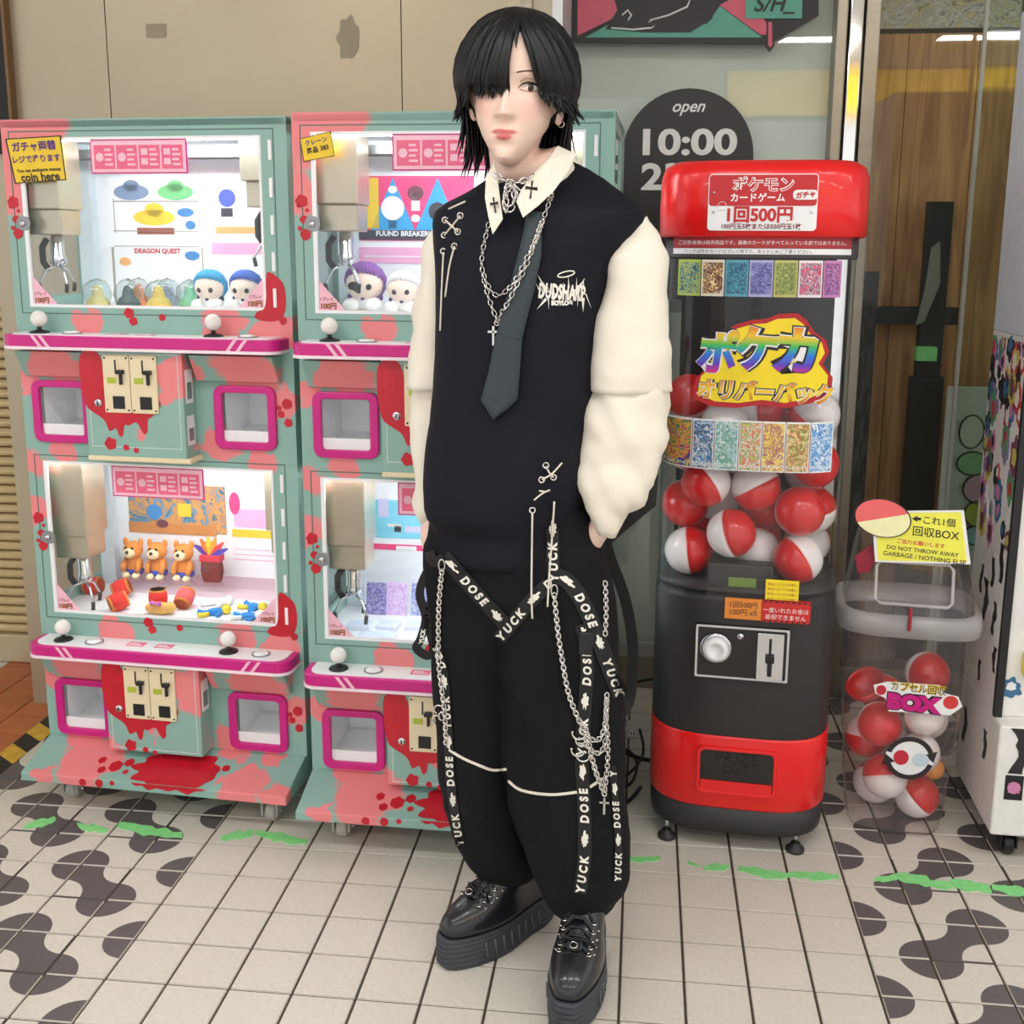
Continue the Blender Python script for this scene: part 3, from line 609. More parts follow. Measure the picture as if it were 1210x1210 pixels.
        # posters on the inner back panel
        for kind, x0, y0, x1, y1, mt, sub in signs[u]:
            a = fr.px(x0, y0, IB-.002); b = fr.px(x1, y1, IB-.002)
            po = obj('poster', MB().box(a.x, b.x, IB-.002, IB+.001, b.z, a.z), mt, it)
            for nm, cx, cy, rx, ry, m2 in sub:
                if isinstance(nm, tuple):
                    mb = MB(); q = fr.px(cx, cy, IB-.004); text(mb, nm[0], lambda e, g: (q.x+e, IB-.004, q.z+g), w=rx*2.9/FPX, bold=.03); obj('lettering', mb, m2, po)
                elif nm == 'bar':
                    q0 = fr.px(cx-rx, cy-ry, IB-.003); q1 = fr.px(cx+rx, cy+ry, IB-.003); obj('print_field', MB().box(q0.x, q1.x, IB-.0032, IB-.0015, q1.z, q0.z), m2, po)
                elif nm == 'tri':
                    P = [fr.px(cx, cy-ry, IB-.003), fr.px(cx-rx, cy+ry, IB-.003), fr.px(cx+rx, cy+ry, IB-.003)] if ry > 0 else [fr.px(cx, cy-ry, IB-.003), fr.px(cx+rx, cy+ry, IB-.003), fr.px(cx-rx, cy+ry, IB-.003)]
                    obj('print_field', MB().prism([(p.x, p.z) for p in P], IB-.0032, IB-.0015), m2, po)
                else:
                    q = fr.px(cx, cy, IB-.003); k = 2.9/FPX; obj('print_spot', MB().prism(circ(q.x, q.z, rx*k, 18, ry*k), IB-.0040, IB-.0015), m2, po)
    # red puddle on the deck
    sl = (.150-.104)/(FC+.01)
    R = blob(.40, .05, .105, 21, 11, .28, .060); mb = MB(); n = len(R)
    R = [(x, max(.001, min(FC-.002, y))) for x, y in R]
    mb.add([(x, y, .104+sl*y+.0012) for x, y in R], [list(range(n))]); dk = obj('paint_splash', mb, m_red, root)
    obj('paint_splash', MB().prism([(.30, .104), (.315, .096), (.33, .1), (.345, .088), (.37, .096), (.40, .09), (.42, .097), (.45, .086), (.47, .097), (.49, .1), (.50, .104)], -.0008, .001), m_red, root)
    for k, (x, y, r) in enumerate(((.235, .045, .016), (.205, .03, .010), (.19, .06, .010), (.265, .06, .012), (.52, .07, .010), (.27, .03, .007))):
        mb = MB(); P = blob(x, y, r, k, 6, .25); mb.add([(a, b, .104+sl*b+.001) for a, b in P], [list(range(len(P)))]); obj('paint_splash', mb, m_red, root)
    for k, (x, z, r) in enumerate(((.215, .094, .010), (.17, .093, .009), (.25, .098, .006))): decal('paint_splash', blob(x, z, r, k+9, 5, .2), 0, m_red, root)
    return root
FL = Frame(-1.531, 2.389, -3.8); FR = Frame(-.785, 2.283, -1.5)
w_ = m_wpan; c_ = lambda n, c: mat(n, c, .5, var=.05)
blu = c_('print_blue', (60, 130, 190)); gre = c_('print_green', (110, 190, 120)); yel = c_('print_yellow', (236, 200, 50)); slate = c_('print_slate', (120, 140, 170)); redp = c_('print_red', (200, 40, 60)); brn = c_('print_brown', (150, 80, 60))
cya = c_('print_cyan', (40, 160, 220)); hot = c_('print_pink', (226, 60, 120)); dnavy = c_('print_navy', (50, 50, 62)); org = c_('print_orange', (240, 180, 110)); pkp = c_('print_palepink', (244, 176, 214)); tealp = c_('print_tealblue', (130, 210, 232)); hairb = c_('print_hairblue', (70, 90, 190)); maroon = c_('print_maroon', (110, 50, 70)); whp = c_('print_white', (246, 246, 246)); lil = c_('print_lilac', (214, 206, 240)); wbr = c_('print_woodbrown', (196, 130, 70)); dtl = c_('print_darkteal', (70, 110, 120)); frm = c_('print_framegrey', (170, 160, 150))
sgL = {1: [('p', 128, 196, 240, 279, w_, [('bar', 184, 238, 50, .8, frm), ('bar', 184, 273, 50, .8, frm), ('bar', 135, 255, .8, 20, frm), ('bar', 235, 255, .8, 20, frm), ('e', 155, 227, 22, 9, slate), ('e', 155, 220, 10, 7, slate), ('e', 207, 227, 22, 9, gre), ('e', 207, 220, 10, 7, gre), ('e', 182, 257, 26, 9, yel), ('e', 182, 248, 12, 8, yel), ('e', 219, 251, 10, 5, blu), ('e', 225, 266, 6, 5, blu), ('bar', 184, 273, 22, 4, brn)]),
           ('p', 124, 285, 246, 360, w_, [('bar', 185, 291, 50, .8, frm), ('bar', 135, 325, .8, 33, frm), ('bar', 240, 320, .8, 28, frm), (('DRAGON QUEST',), 186, 297, 58, 0, redp), ('e', 227, 302, 9, 5, blu), ('e', 148, 309, 7, 5, org)]),
           ('p', 250, 240, 312, 281, w_, [('bar', 281, 272, 26, 4, org), ('e', 268, 234, 10, 10, hairb), ('bar', 268, 251, 7, 5, dnavy)]),
           ('p', 248, 286, 316, 345, w_, [('bar', 282, 294, 32, 7, pkp)])],
       0: [('p', 150, 570, 268, 632, art('poster_art_warm', [(70, 110, 130), (90, 150, 180), (196, 130, 70), (214, 160, 90)], 18), [('e', 182, 605, 10, 10, blu), ('bar', 204, 625, 52, 9, wbr), ('e', 192, 619, 8, 5, maroon), ('bar', 218, 603, 8, 8, yel)]),
           ('p', 268, 560, 328, 640, w_, [('bar', 296, 613, 20, 12, pkp), ('bar', 300, 631, 26, 6, yel), ('e', 277, 595, 7, 14, hot)]),
           ('p', 272, 645, 328, 690, w_, [('bar', 300, 650, 24, 1, pkp), ('bar', 300, 656, 24, 1, pkp), ('bar', 300, 662, 24, 1, pkp)])]}
sgR = {1: [('p', 424, 208, 560, 285, hot, [('bar', 436, 240, 12, 30, yel), ('tri', 464, 241, 26, 31, cya), ('tri', 517, 241, 26, 31, cya), ('e', 464, 246, 13, 13, whp), ('bar', 464, 264, 5, 6, dnavy), ('e', 491, 228, 9, 8, maroon), ('e', 491, 231, 6, 5, whp), ('bar', 491, 243, 5, 6, whp), ('e', 491, 258, 5, 4, whp), ('e', 517, 250, 10, 10, dnavy), ('e', 464, 224, 5, 4, whp), ('bar', 492, 278, 68, 6, dnavy), (('FUUND BREAKERU',), 478, 276, 64, 0, whp)]),
           ('p', 424, 292, 560, 312, pkp, [('bar', 470, 303, 40, 1, whp)])],
       0: [('p', 434, 590, 560, 640, tealp, [('bar', 453, 600, 6, 11, lil), ('bar', 470, 625, 4, 4, dnavy), ('bar', 466, 621, 8, 2, whp), ('bar', 488, 626, 10, 4, lil)]),
           ('p', 436, 642, 560, 654, hot, [('bar', 480, 648, 12, 3, whp)])]}
crL = {1: [(.072, .03, .20), (.62, -.036, .24)], 0: [(.075, .07, .21), (.64, .04, .26)]}
crR = {1: [(.085, .02, .21), (.62, .0, .26)], 0: [(.085, .04, .21), (.62, .05, .26)]}
mL = claw(FL, 'green and pink splashed double-decker claw machine beside the roller shutter', crL, sgL)
mR = claw(FR, 'green and pink splashed double-decker claw machine partly hidden behind the person', crR, sgR)
# handwritten yellow price cards on the upper windows
def card(root, fr, pts, lines, mt_ink, tilt=0):
    P = [fr.px(x, y, FC-.004) for x, y in pts]; c = sum(P, V())/4; ux = (P[1]-P[0]).normalized(); uz = (P[0]-P[3]).normalized(); w = (P[1]-P[0]).length; h = (P[0]-P[3]).length
    o = obj('price_card', MB().prism([(p.x, p.z) for p in P], FC-.005, FC-.002), m_ysign, root); e = .002
    mb = MB(); Q = [c+(p-c)*.955 for p in P]; mb.ring([(p.x, p.z) for p in P], [(p.x, p.z) for p in Q], FC-.0056, FC-.0045); obj('border', mb, m_ink2, o)
    for s, y, ww, mk in lines:
        mb = MB(); text(mb, s, lambda a, b: (c+ux*a+uz*(b+y*h)-V((0, .0, 0))).to_tuple()[:1]+(FC-.0060,)+((c+ux*a+uz*(b+y*h)).z,), w=ww*w, bold=.03); obj('lettering', mb, mk, o)
    return o
card(mL, FL, [(6.5, 164), (72, 160), (79, 213), (18, 217)], [('ガチャ両替', .30, .8, m_purple), ('レジで承ります', .02, .86, m_purple), ('You can exchange money', -.24, .8, m_ink2), ('coin here', -.38, .7, m_ink2)], m_ink2)
card(mR, FR, [(354, 164), (391, 155), (396, 184), (359, 191)], [('クレーン', .25, .7, m_purple), ('景品 383', -.1, .7, m_ink2)], m_ink2)

# ================================================================== PRIZES INSIDE THE CLAW MACHINES
TRAY = (Z0[0]+.330, Z0[1]+.330)
def seat(fr, u, x, y, c, ax=0):
    p = fr.px(x, y, c); return fr.wld(max(.03+ax, min(MW-.03-ax, p.x)), c, TRAY[u]-.0006)
skin_p = mat('plush_skin', (250, 226, 210), .9); pw = mat('plush_white', (244, 240, 236), .9, bump=.3, bscale=200)
def doll(fr, u, x, y, c, hair, label, s=1.0, patch=False, tilt=0):
    r = empty('plush_doll', seat(fr, u, x, y, c, .03), fr.a+tilt); tag(r, label, 'plush toy', 'plush dolls in the claw machine')
    R = .036*s; hz = .050*s
    obj('body', MB().ell((0, .0, .020*s), (.030*s, .022*s, .0205*s), 16, 10).ell((-.022*s, -.02*s, .014*s), (.017*s, .016*s, .014*s), 12, 8).ell((.022*s, -.022*s, .014*s), (.017*s, .016*s, .014*s), 12, 8), pw, r)
    h = obj('head', MB().ell((0, 0, hz+.005), (R, R*.9, R*.92), 20, 14), skin_p, r)
    mb = MB()
    for k in range(26):
        t = 2*PI*k/26; front = -sin(t); low = -.2+.75*max(0, front)**.5 if front > 0 else -.55
        P = []
        for q in range(6):
            e = PI/2-(PI/2-math.asin(max(-.8, min(.9, low))))*q/5
            P.append((R*1.0*cos(e)*cos(t), R*.92*cos(e)*sin(t), hz+.005+R*1.02*sin(e)))
        mb.tube(P, [.003*s, .0055*s, .0062*s, .0060*s, .0055*s, .002*s], 6)
    obj('hair', mb, hair, h)
    for e in (-1, 1):
        if patch and e < 0: obj('eye_patch', MB().prism(circ(-.013*s, hz, .011*s, 12, .008*s), -R*.93, -R*.80), m_black, h); continue
        obj('eye', MB().ell((e*.014*s, -R*.80, hz-.002), (.006*s, .003*s, .006*s), 10, 6), m_ink2, h)
    obj('coat', MB().tube([(-.030*s, .004, .030*s), (0, -.016*s, .026*s), (.030*s, .004, .030*s)], .007*s, 8), hair if patch else mat('plush_navy', (52, 58, 110), .9), r)
    return r
h1 = mat('hair_aqua', (62, 160, 206), .8); h2 = mat('hair_blue', (70, 104, 190), .8); h3 = mat('hair_violet', (134, 84, 160), .8); h4 = mat('hair_white', (236, 234, 238), .8)
doll(FL, 1, 249, 350, .24, h1, 'aqua-haired plush doll beside the darker blue-haired one', 1.06)
doll(FL, 1, 291, 350, .24, h2, 'dark blue-haired plush doll under the claw', 1.06)
doll(FR, 1, 432, 352, .325, h3, 'violet-haired plush doll with an eye patch', 1.3, True)
doll(FR, 1, 477, 352, .31, h4, 'white-haired plush doll sitting beside the violet-haired one', 1.08)
doll(FR, 1, 560, 352, .24, h1, 'aqua-haired plush doll behind the person in the claw machine')
# bagged soft lumps of the upper left case
def lump(fr, u, x, y, c, col, label, R=.03, seed=0):
    r = empty('bagged_toy', seat(fr, u, x, y, c, R*.7), fr.a); tag(r, label, 'toy', 'bagged toys in the claw machine')
    mb = MB(); rr_ = random.Random(seed); prof = [(.001, .002), (R*1.05, .004), (R*1.15, .012), (R*.85, .026), (R*.55, .032), (R*.5, .045), (R*.3, .056), (.001, .060)]
    mb.lathe(prof, (0, 0, 0), 'z', 16); obj('toy', mb, col, r)
    mb = MB(); rings = []
    for k in range(7):
        a = PI*k/6; q = []
        for i in range(18):
            t = 2*PI*i/18; d = 1.28+.22*noise.noise(V((cos(t)*3+seed, sin(t)*3, k*.9)))
            q.append(V((R*d*max(.02, sin(a))*cos(t), R*d*max(.02, sin(a))*sin(t), (.036-.036*cos(a)*d*.8))))
            q[-1].z = max(.0008, q[-1].z)
        rings.append(q)
    mb.loft(rings, True); obj('bag', mb, clear('bag_film', (240, 246, 246), .08, 1.6), r)
for i, (x, y, c, col, nm) in enumerate(((164, 350, .37, (232, 130, 60), 'orange bagged toy'), (152, 356, .27, (60, 78, 74), 'dark grey bagged toy'), (234, 352, .382, (120, 190, 160), 'green bagged toy'), (199, 352, .375, (150, 150, 170), 'lilac-grey bagged toy'), (188, 360, .25, (228, 186, 70), 'yellow bagged toy'), (225, 356, .30, (130, 196, 150), 'mint bagged toy'), (116, 360, .25, (206, 190, 120), 'straw yellow bagged toy'))):
    lump(FL, 1, x, y, c, mat('lump_%d' % i, col, .45, var=.2), nm+' among the lumps in clear film', .027, i)
# lower left case: bears, mask, red barrels, sandals
m_or = mat('plush_orange', (226, 140, 60), .9, bump=.3, bscale=200); m_bl = mat('plush_blue', (50, 70, 170), .9); m_cr = mat('plush_cream', (248, 226, 180), .9)
sh0 = FL.px(200, 668, .37)
shelf = obj('display_shelf', MB().box(.085, .55, .335, IB-.003, .0, .035), clear('shelf_acrylic', (250, 236, 240), .03, 1.45, .12, (250, 220, 228)), None, .003); shelf.location = FL.wld(0, 0, TRAY[0]-.0006); shelf.rotation_euler = (0, 0, FL.a)
tag(shelf, 'low clear pink riser shelf in the lower claw machine case', 'shelf')
for i, (x, nm) in enumerate(((160, 'orange plush animal next to the post'), (188, 'orange plush animal seated between two alike'), (219, 'orange plush animal beside the feathered toy'))):
    p = FL.px(x, 690, .375); r = empty('plush_animal', FL.wld(p.x, .378, TRAY[0]+.0340), FL.a); tag(r, nm, 'plush toy', 'orange plush animals on the riser')
    obj('body', MB().ell((0, 0, .032), (.024, .02, .030), 14, 10), m_or, r); obj('shorts', MB().ell((0, 0, .016), (.026, .022, .016), 14, 8), m_bl, r)
    h = obj('head', MB().ell((0, -.004, .075), (.027, .024, .026), 16, 10), m_or, r); obj('muzzle', MB().ell((0, -.026, .072), (.017, .012, .014), 12, 8), m_cr, h); obj('nose', MB().ell((0, -.037, .077), .005, 8, 6), m_black, h)
    for e in (-1, 1):
        obj('ear', MB().ell((e*.022, 0, .097), (.008, .005, .012), 10, 6), m_or, h); obj('eye', MB().ell((e*.009, -.025, .085), (.004, .003, .005), 8, 6), m_black, h)
        obj('arm', MB().tube([(e*.016, -.006, .05), (e*.022, -.02, .035), (e*.020, -.026, .02)], [.009, .008, .007], 8), m_or, r); obj('foot', MB().ell((e*.014, -.022, .0085), (.010, .016, .0085), 10, 6), m_cr, r)
p = FL.px(248, 690, .36); r = empty('feathered_toy', FL.wld(p.x+.004, .37, TRAY[0]+.0340), FL.a); tag(r, 'dark red block toy with orange yellow and purple feathers', 'toy')
obj('block', MB().prism([(-.024, .0), (.024, .0), (.030, .03), (.026, .075), (-.026, .075), (-.030, .03)], -.012, .012), mat('mask_brown', (110, 40, 36), .7), r, .005)
obj('band', MB().box(-.030, .030, -.015, .015, .058, .076), mat('mask_red', (200, 40, 60), .7), r, .002)
for k, (t, cn) in enumerate(((-60, (90, 40, 140)), (-32, (230, 110, 40)), (-8, (240, 190, 40)), (16, (240, 150, 40)), (42, (220, 60, 60)), (64, (80, 60, 160)))):
    a = math.radians(t); d = V((sin(a), 0, cos(a))); o_ = V((0, 0, .072)); n_ = V((cos(a), 0, -sin(a)))
    obj('feather', MB().prism([((o_+d*q+n_*w).x, (o_+d*q+n_*w).z) for q, w in ((0, -.004), (.03, -.009), (.055, -.002), (.055, .002), (.03, .009), (0, .004))], -.003-.001*k, .002-.001*k), mat('feather_c%d' % k, cn, .8), r)
m_rp = mat('plush_red', (216, 44, 36), .9, bump=.3, bscale=160); m_rb = mat('plush_gold', (206, 130, 50), .9)
for i, (x, y, c, tl, nm) in enumerate(((110, 690, .305, 80, 'red fabric drum lying behind the others by the glass wall'), (143, 690, .29, 70, 'red fabric drum lying with its gold end outward'), (140, 718, .19, 75, 'red fabric drum tipped over against the front glass'), (186, 694, .25, 0, 'red fabric drum standing upright behind the tan toy'), (218, 706, .24, 60, 'pinkish red fabric drum beside the standing drum'))):
    p = FL.px(x, y, c); R = .024; h = .046; r = empty('fabric_drum', FL.wld(p.x, c, TRAY[0]-.0006), FL.a); tag(r, nm, 'plush toy', 'red fabric drums in the lower case')
    Rm = Matrix.Rotation(math.radians(tl), 3, 'Y'); lift = V((0, 0, h/2*cos(math.radians(tl))+R*.88*sin(math.radians(tl))-.0022)); Rz = Matrix.Rotation(.4*i, 3, 'Z')
    def mk(pr):
        mb = MB().lathe([(a, b) for a, b in pr], (0, 0, 0), 'z', 18); mb.v = [tuple(Rz@(Rm@V(v))+lift+V((0, 0, .0012))) for v in mb.v]; return mb
    obj('drum', mk([(.001, -h/2), (R*.8, -h/2), (R*.97, -h/4), (R, 0), (R*.97, h/4), (R*.8, h/2), (.001, h/2)]), m_rp if i != 4 else mat('plush_pinkred', (226, 96, 96), .9), r)
    for e in (-1, 1): obj('hoop', mk([(R*.74, e*h/2), (R*.88, e*h/2), (R*.92, e*h*.42), (R*.86, e*h*.38)]), m_rb, r)
m_tan = mat('plush_tan', (226, 170, 96), .9)
p = FL.px(188, 722, .185); r = empty('tan_plush', FL.wld(p.x, .185, TRAY[0]-.0006), FL.a); tag(r, 'tan and pink plush lying in front of the standing red drum', 'plush toy')
obj('body', MB().ell((0, 0, .0165), (.038, .02, .016), 14, 9).ell((.03, .0, .020), (.016, .015, .014), 12, 8), m_tan, r); obj('bow', MB().prism([(-.012, .028), (.0, .034), (.014, .028), (.014, .04), (0, .036), (-.012, .04)], -.021, -.012), mat('bow_violet', (206, 110, 190), .8), r)
for i, (x, y, c, rz, nm) in enumerate(((254, 712, .205, .5, 'blue and yellow soft figure lying nearest the tan plush'), (294, 722, .190, .12, 'blue and white soft figure lying against the window'), (300, 700, .262, -.3, 'blue and yellow soft figure lying behind the white one'), (258, 696, .282, .25, 'white soft figure lying before the pink riser'))):
    p = FL.px(x, y, c); r = empty('soft_figure', FL.wld(min(p.x, MW-.08), c, TRAY[0]-.0006), FL.a+rz); tag(r, nm, 'plush toy', 'blue soft figures in the lower case'); r.scale = (.76,)*3
    m1 = mat('figure_blue', (40, 130, 206), .85) if i != 3 else pw; m2 = mat('figure_yellow', (236, 206, 60), .85) if i in (0, 2) else pw
    obj('body', MB().ell((0, 0, .0135), (.032, .014, .013), 14, 9), m1, r); obj('head', MB().ell((.036, 0, .018), (.017, .016, .016), 14, 9), m2, r)
    for e in (-1, 1): obj('leg', MB().tube([(-.022, e*.008, .010), (-.04, e*.014, .010), (-.056, e*.02, .012)], [.008, .008, .010], 8), m1 if e > 0 else m2, r); obj('arm', MB().tube([(.014, e*.010, .012), (.008, e*.026, .010), (.0, e*.034, .010)], .0065, 8), m2 if e > 0 else m1, r)
# lower right case: upright picture cards and flat boxes
for i, (x, c, cols, nm) in enumerate(((444, .34, [(120, 110, 190), (210, 200, 236), (90, 80, 140)], 'violet picture card standing by the post'), (468, .345, [(220, 170, 226), (190, 150, 220), (240, 220, 244)], 'pink-lilac picture card standing in the middle'), (497, .35, [(150, 160, 220), (226, 224, 244), (110, 120, 180)], 'blue framed picture card standing beside the strap'))):
    p = FR.px(x, 700, c); r = obj('picture_card', MB().box(-.026, .026, -.002, .002, 0, .085), art('card_art_%d' % i, cols, 60), None); r.location = FR.wld(p.x, c, TRAY[0]-.0012); r.rotation_euler = (math.radians(-8), 0, FR.a)
    tag(r, nm, 'card', 'picture cards in the lower case')
for i, (x, y, c, w, d, rz, nm) in enumerate(((424, 716, .24, .060, .05, .1, 'pale flat box lying below the claw'), (459, 722, .25, .055, .05, -.05, 'pale flat box lying in front of the pink-lilac card'), (494, 720, .26, .060, .05, .05, 'pale flat box lying in front of the blue card'), (445, 742, .17, .09, .045, .05, 'pale flat box lying nearest the front glass'))):
    p = FR.px(x, y, c); r = obj('flat_box', MB().box(-w/2, w/2, -d/2, d/2, 0, .012), mat('box_pale', (226, 228, 244), .4), None, .002); r.location = FR.wld(p.x, c, TRAY[0]-.0006); r.rotation_euler = (0, 0, FR.a+rz)
    tag(r, nm, 'box', 'flat boxes in the lower case'); q = obj('picture', MB().box(-w/2+.006, w/2-.006, -d/2+.006, d/2-.006, .0118, .0124), art('box_art', [(236, 236, 248), (206, 212, 240), (190, 226, 236)], 30), r)

# ================================================================== CAPSULE VENDING MACHINE
GC = V((.262, 2.600, 0)); GA = math.radians(-5.0)
FG = Frame(GC.x, GC.y, -5.0)
gm = empty('capsule_machine', GC, GA); tag(gm, 'red and black capsule vending machine with a clear drum', 'vending machine')
HX, HY = .214, .20
def sec(hx, hy, z, n=40, e=3.4):
    P = []
    for i in range(n):
        t = 2*PI*i/n; c, s = cos(t), sin(t)
        P.append(V((hx*math.copysign(abs(c)**(2/e), c), hy*math.copysign(abs(s)**(2/e), s), z)))
    return P
def shell(levels, **k): return MB().loft([sec(HX*a, HY*a, z) for a, z in levels], **k)
m_gred = mat('machine_red', (232, 22, 24), .3, var=.03, coat=.2); m_gblk = mat('machine_black', (42, 40, 40), .5, var=.05)
obj('base', shell([(.93, .042), (.975, .046), (.985, .06), (.985, .112)]), m_gblk, gm)
# red prize section with a window
bnd = shell([(.988, .110), (1.0, .114), (1.0, .286), (.992, .292)])
rb = obj('prize_band', bnd, m_gred, gm)
yf = -HY
def front_y(x, hx=HX, hy=HY, e=3.4): return -hy*(max(0, 1-abs(x/hx)**e))**(1/e)
PX = lambda x, y, c=yf: FG.px(x, y, c)
a = PX(826, 882); b = PX(914, 942)
obj('window_frame', MB().ring(rrect(a.x-.004, b.x+.004, b.z-.004, a.z+.004, .016, 5), rrect(a.x+.004, b.x-.004, b.z+.004, a.z-.004, .012, 5), yf-.006, yf+.03), m_gred, rb, .002)
pz = obj('prize_chute', MB().prism(rrect(a.x+.003, b.x-.003, b.z+.003, a.z-.003, .012, 5), yf-.002, yf+.02), mat('chute_dark', (34, 28, 28), .2), rb)
obj('chute_floor', MB().box(a.x+.006, b.x-.006, yf-.005, yf+.0, b.z+.004, b.z+.03), m_gred, rb)
mb = MB(); text(mb, 'PRIZE', lambda x, z: ((a.x+b.x)/2+x, yf-.0028, a.z-.022+z), w=.10); text(mb, 'OUT', lambda x, z: ((a.x+b.x)/2+x, yf-.0028, a.z-.050+z), w=.065); obj('lettering', mb, mat('dark_emboss', (14, 12, 12), .3), pz)
obj('lower_body', shell([(.988, .290), (.992, .294), (.992, .618), (.985, .628)]), m_gblk, gm)
for fx, fy in ((-.16, -.16), (.145, -.16), (-.15, .15), (.15, .15)):
    f = obj('foot', MB().lathe([(.001, .0), (.022, .0), (.022, .008), (.012, .014), (.012, .02)], (fx, fy, 0), 'z', 18), m_gblk, gm); obj('bolt', MB().lathe([(.005, .015), (.005, .06)], (fx, fy, 0), 'z', 10), m_chrome, f)
# coin mechanism plate
a = PX(823, 736); b = PX(930, 806)
cp = obj('mechanism_plate', MB().box(a.x, b.x, yf-.006, yf+.01, b.z, a.z), mat('plate_black', (26, 24, 24), .25), gm, .001)
obj('plate_rim', MB().ring(rrect(a.x, b.x, b.z, a.z, .003, 2), rrect(a.x+.005, b.x-.005, b.z+.005, a.z-.005, .003, 2), yf-.008, yf-.004), m_chrome, cp)
k = PX(846, 764); kn = obj('turn_knob', MB().lathe([(.036, 0), (.036, -.006), (.032, -.008), (.029, -.008)], (k.x, yf-.006, k.z), 'y', 28), m_chrome, cp)
obj('knob_cap', MB().lathe([(.028, -.004), (.028, -.016), (.024, -.022), (.016, -.024), (.015, -.02), (.001, -.02)], (k.x, yf-.006, k.z), 'y', 28), m_white, kn)
k = PX(875, 751); obj('key_lock', MB().lathe([(.008, 0), (.008, -.004), (.001, -.005)], (k.x, yf-.006, k.z), 'y', 14), m_chrome, cp)
a2 = PX(895, 746); b2 = PX(924, 804); acc = obj('coin_acceptor', MB().box(a2.x, b2.x, yf-.012, yf-.005, b2.z, a2.z), m_chrome, cp, .0015)
mx_ = (a2.x+b2.x)/2; obj('coin_slot', MB().box(mx_-.003, mx_+.003, yf-.0128, yf-.011, a2.z-.05, a2.z-.012), m_black, acc)
obj('reject_lever', MB().box(mx_-.010, mx_+.010, yf-.022, yf-.012, a2.z-.068, a2.z-.05).box(mx_-.005, mx_+.005, yf-.026, yf-.012, a2.z-.098, a2.z-.066), m_black, acc, .002)
a = PX(857, 706); b = PX(900, 733); o_ = obj('price_sticker', MB().box(a.x, b.x, yf-.002, yf+.004, b.z, a.z), mat('sticker_orange', (232, 140, 50), .5), gm)
mb = MB(); text(mb, '1回500円', lambda x, z: ((a.x+b.x)/2+x, yf-.0027, a.z-.014+z), w=.06); text(mb, '100円 x5', lambda x, z: ((a.x+b.x)/2+x, yf-.0027, a.z-.032+z), w=.06); obj('lettering', mb, m_ink2, o_)
a = PX(900, 709); b = PX(957, 738); o_ = obj('warning_sticker', MB().box(a.x, b.x, yf-.002, yf+.012, b.z, a.z), mat('sticker_red', (206, 40, 36), .5), gm); cx_, cz_ = (a.x+b.x)/2, (a.z+b.z)/2
mb = MB(); text(mb, '一度いれたお金は', lambda x, z: (cx_+x, yf-.0027, cz_+.004+z), w=.10); text(mb, '返却できません', lambda x, z: (cx_+x, yf-.0027, cz_-.012+z), w=.09); obj('lettering', mb, m_white, o_)
for zz in (a.z-.004, b.z+.001):
    mb = MB()
    for q in range(9): x = a.x+.004+q*.0125; mb.prism([(x, zz), (x+.006, zz), (x+.009, zz+.0035), (x+.003, zz+.0035)], yf-.0027, yf-.0015)
    o = obj('hatching', mb, m_ink2, o_); o['kind'] = 'stuff'
# clear drum
m_drum = clear('clear_drum', (252, 252, 252), .03, 1.45, .015)
mb = MB().loft([sec(HX*.985, HY*.985, z, 56) for z in (.622, .8, 1.0, 1.2, 1.31, 1.395)], caps=False); obj('clear_drum', mb, m_drum, gm)
obj('drum_floor', shell([(.97, .640), (.97, .648)]), m_gblk, gm)
obj('back_wall', MB().box(-HX*.86, HX*.86, HY*.80, HY*.84, .64, 1.39), mat('drum_back', (28, 22, 22), .4), gm)
m_colm = mat('drum_column', (26, 22, 22), .4); obj('centre_column', MB().lathe([(.011, .647), (.011, 1.39)], (0, .149, 0), 'z', 18), m_colm, gm)
# inner chute housing at the drum floor
HB_ = (PX(836, 680, -.166).x, PX(913, 680, -.166).x, -.168, -.120, .645, .700)      # low dark plate between the two lowest capsules
ch = obj('inner_hopper', MB().box(*HB_), m_gblk, gm, .004); a = PX(861, 682, -.169); b = PX(893, 699, -.169)
obj('green_tag', MB().box(a.x, b.x, -.1692, -.167, b.z, a.z), mat('tag_green', (120, 150, 60), .5), ch); a = PX(905, 683, -.19); b = PX(943, 709, -.19)
nt_ = obj('yellow_note', MB().box(a.x, b.x, -.2005, -.1985, b.z, a.z), mat('note_yellow', (246, 220, 40), .6), gm); mb = MB()
for q in range(4): text(mb, '景品についてのお願い', lambda x, z: ((a.x+b.x)/2+x, -.2011, a.z-.010-q*.0115+z), w=(b.x-a.x)*.88)
obj('lettering', mb, mat('note_ink', (176, 60, 40), .6), nt_)
obj('neck_band', shell([(.99, 1.388), (1.0, 1.392), (1.0, 1.436)]), mat('neck_grey', (72, 68, 70), .45), gm)
# curved printed strips: build on the drum surface
def wrap(zl, zh, x0, x1, off, n=16, k=.985):
    rows = []
    for z in (zl, zh): rows.append([V((x, front_y(x, HX*k, HY*k)-off, z)) for x in [x0+(x1-x0)*i/n for i in range(n+1)]])
    back = [[V((p.x, p.y+.0012, p.z)) for p in r] for r in rows]
    mb = MB().loft(rows, caps=False, closed=False, sm=True); mb.loft(back, caps=False, closed=False, sm=True); return mb
def wtext(mb, s, x, z, w, off, h=None, bold=.02, hx=1.0): return text(mb, s, lambda a, b: (x+a, front_y(x+a, HX*hx, HY*hx)-off, z+b), w=w, h=h, bold=bold)
o_ = obj('caution_strip', wrap(1.411, 1.434, -.19, .19, .0012, 24, 1.0), mat('caution_red', (170, 44, 48), .5), gm); mb = MB(); wtext(mb, 'ご注意!画像は販売商品です。画像のカードがすべて入っている訳ではありません。', -.0, 1.4225, .355, .002, None, 0); obj('lettering', mb, m_white, o_)
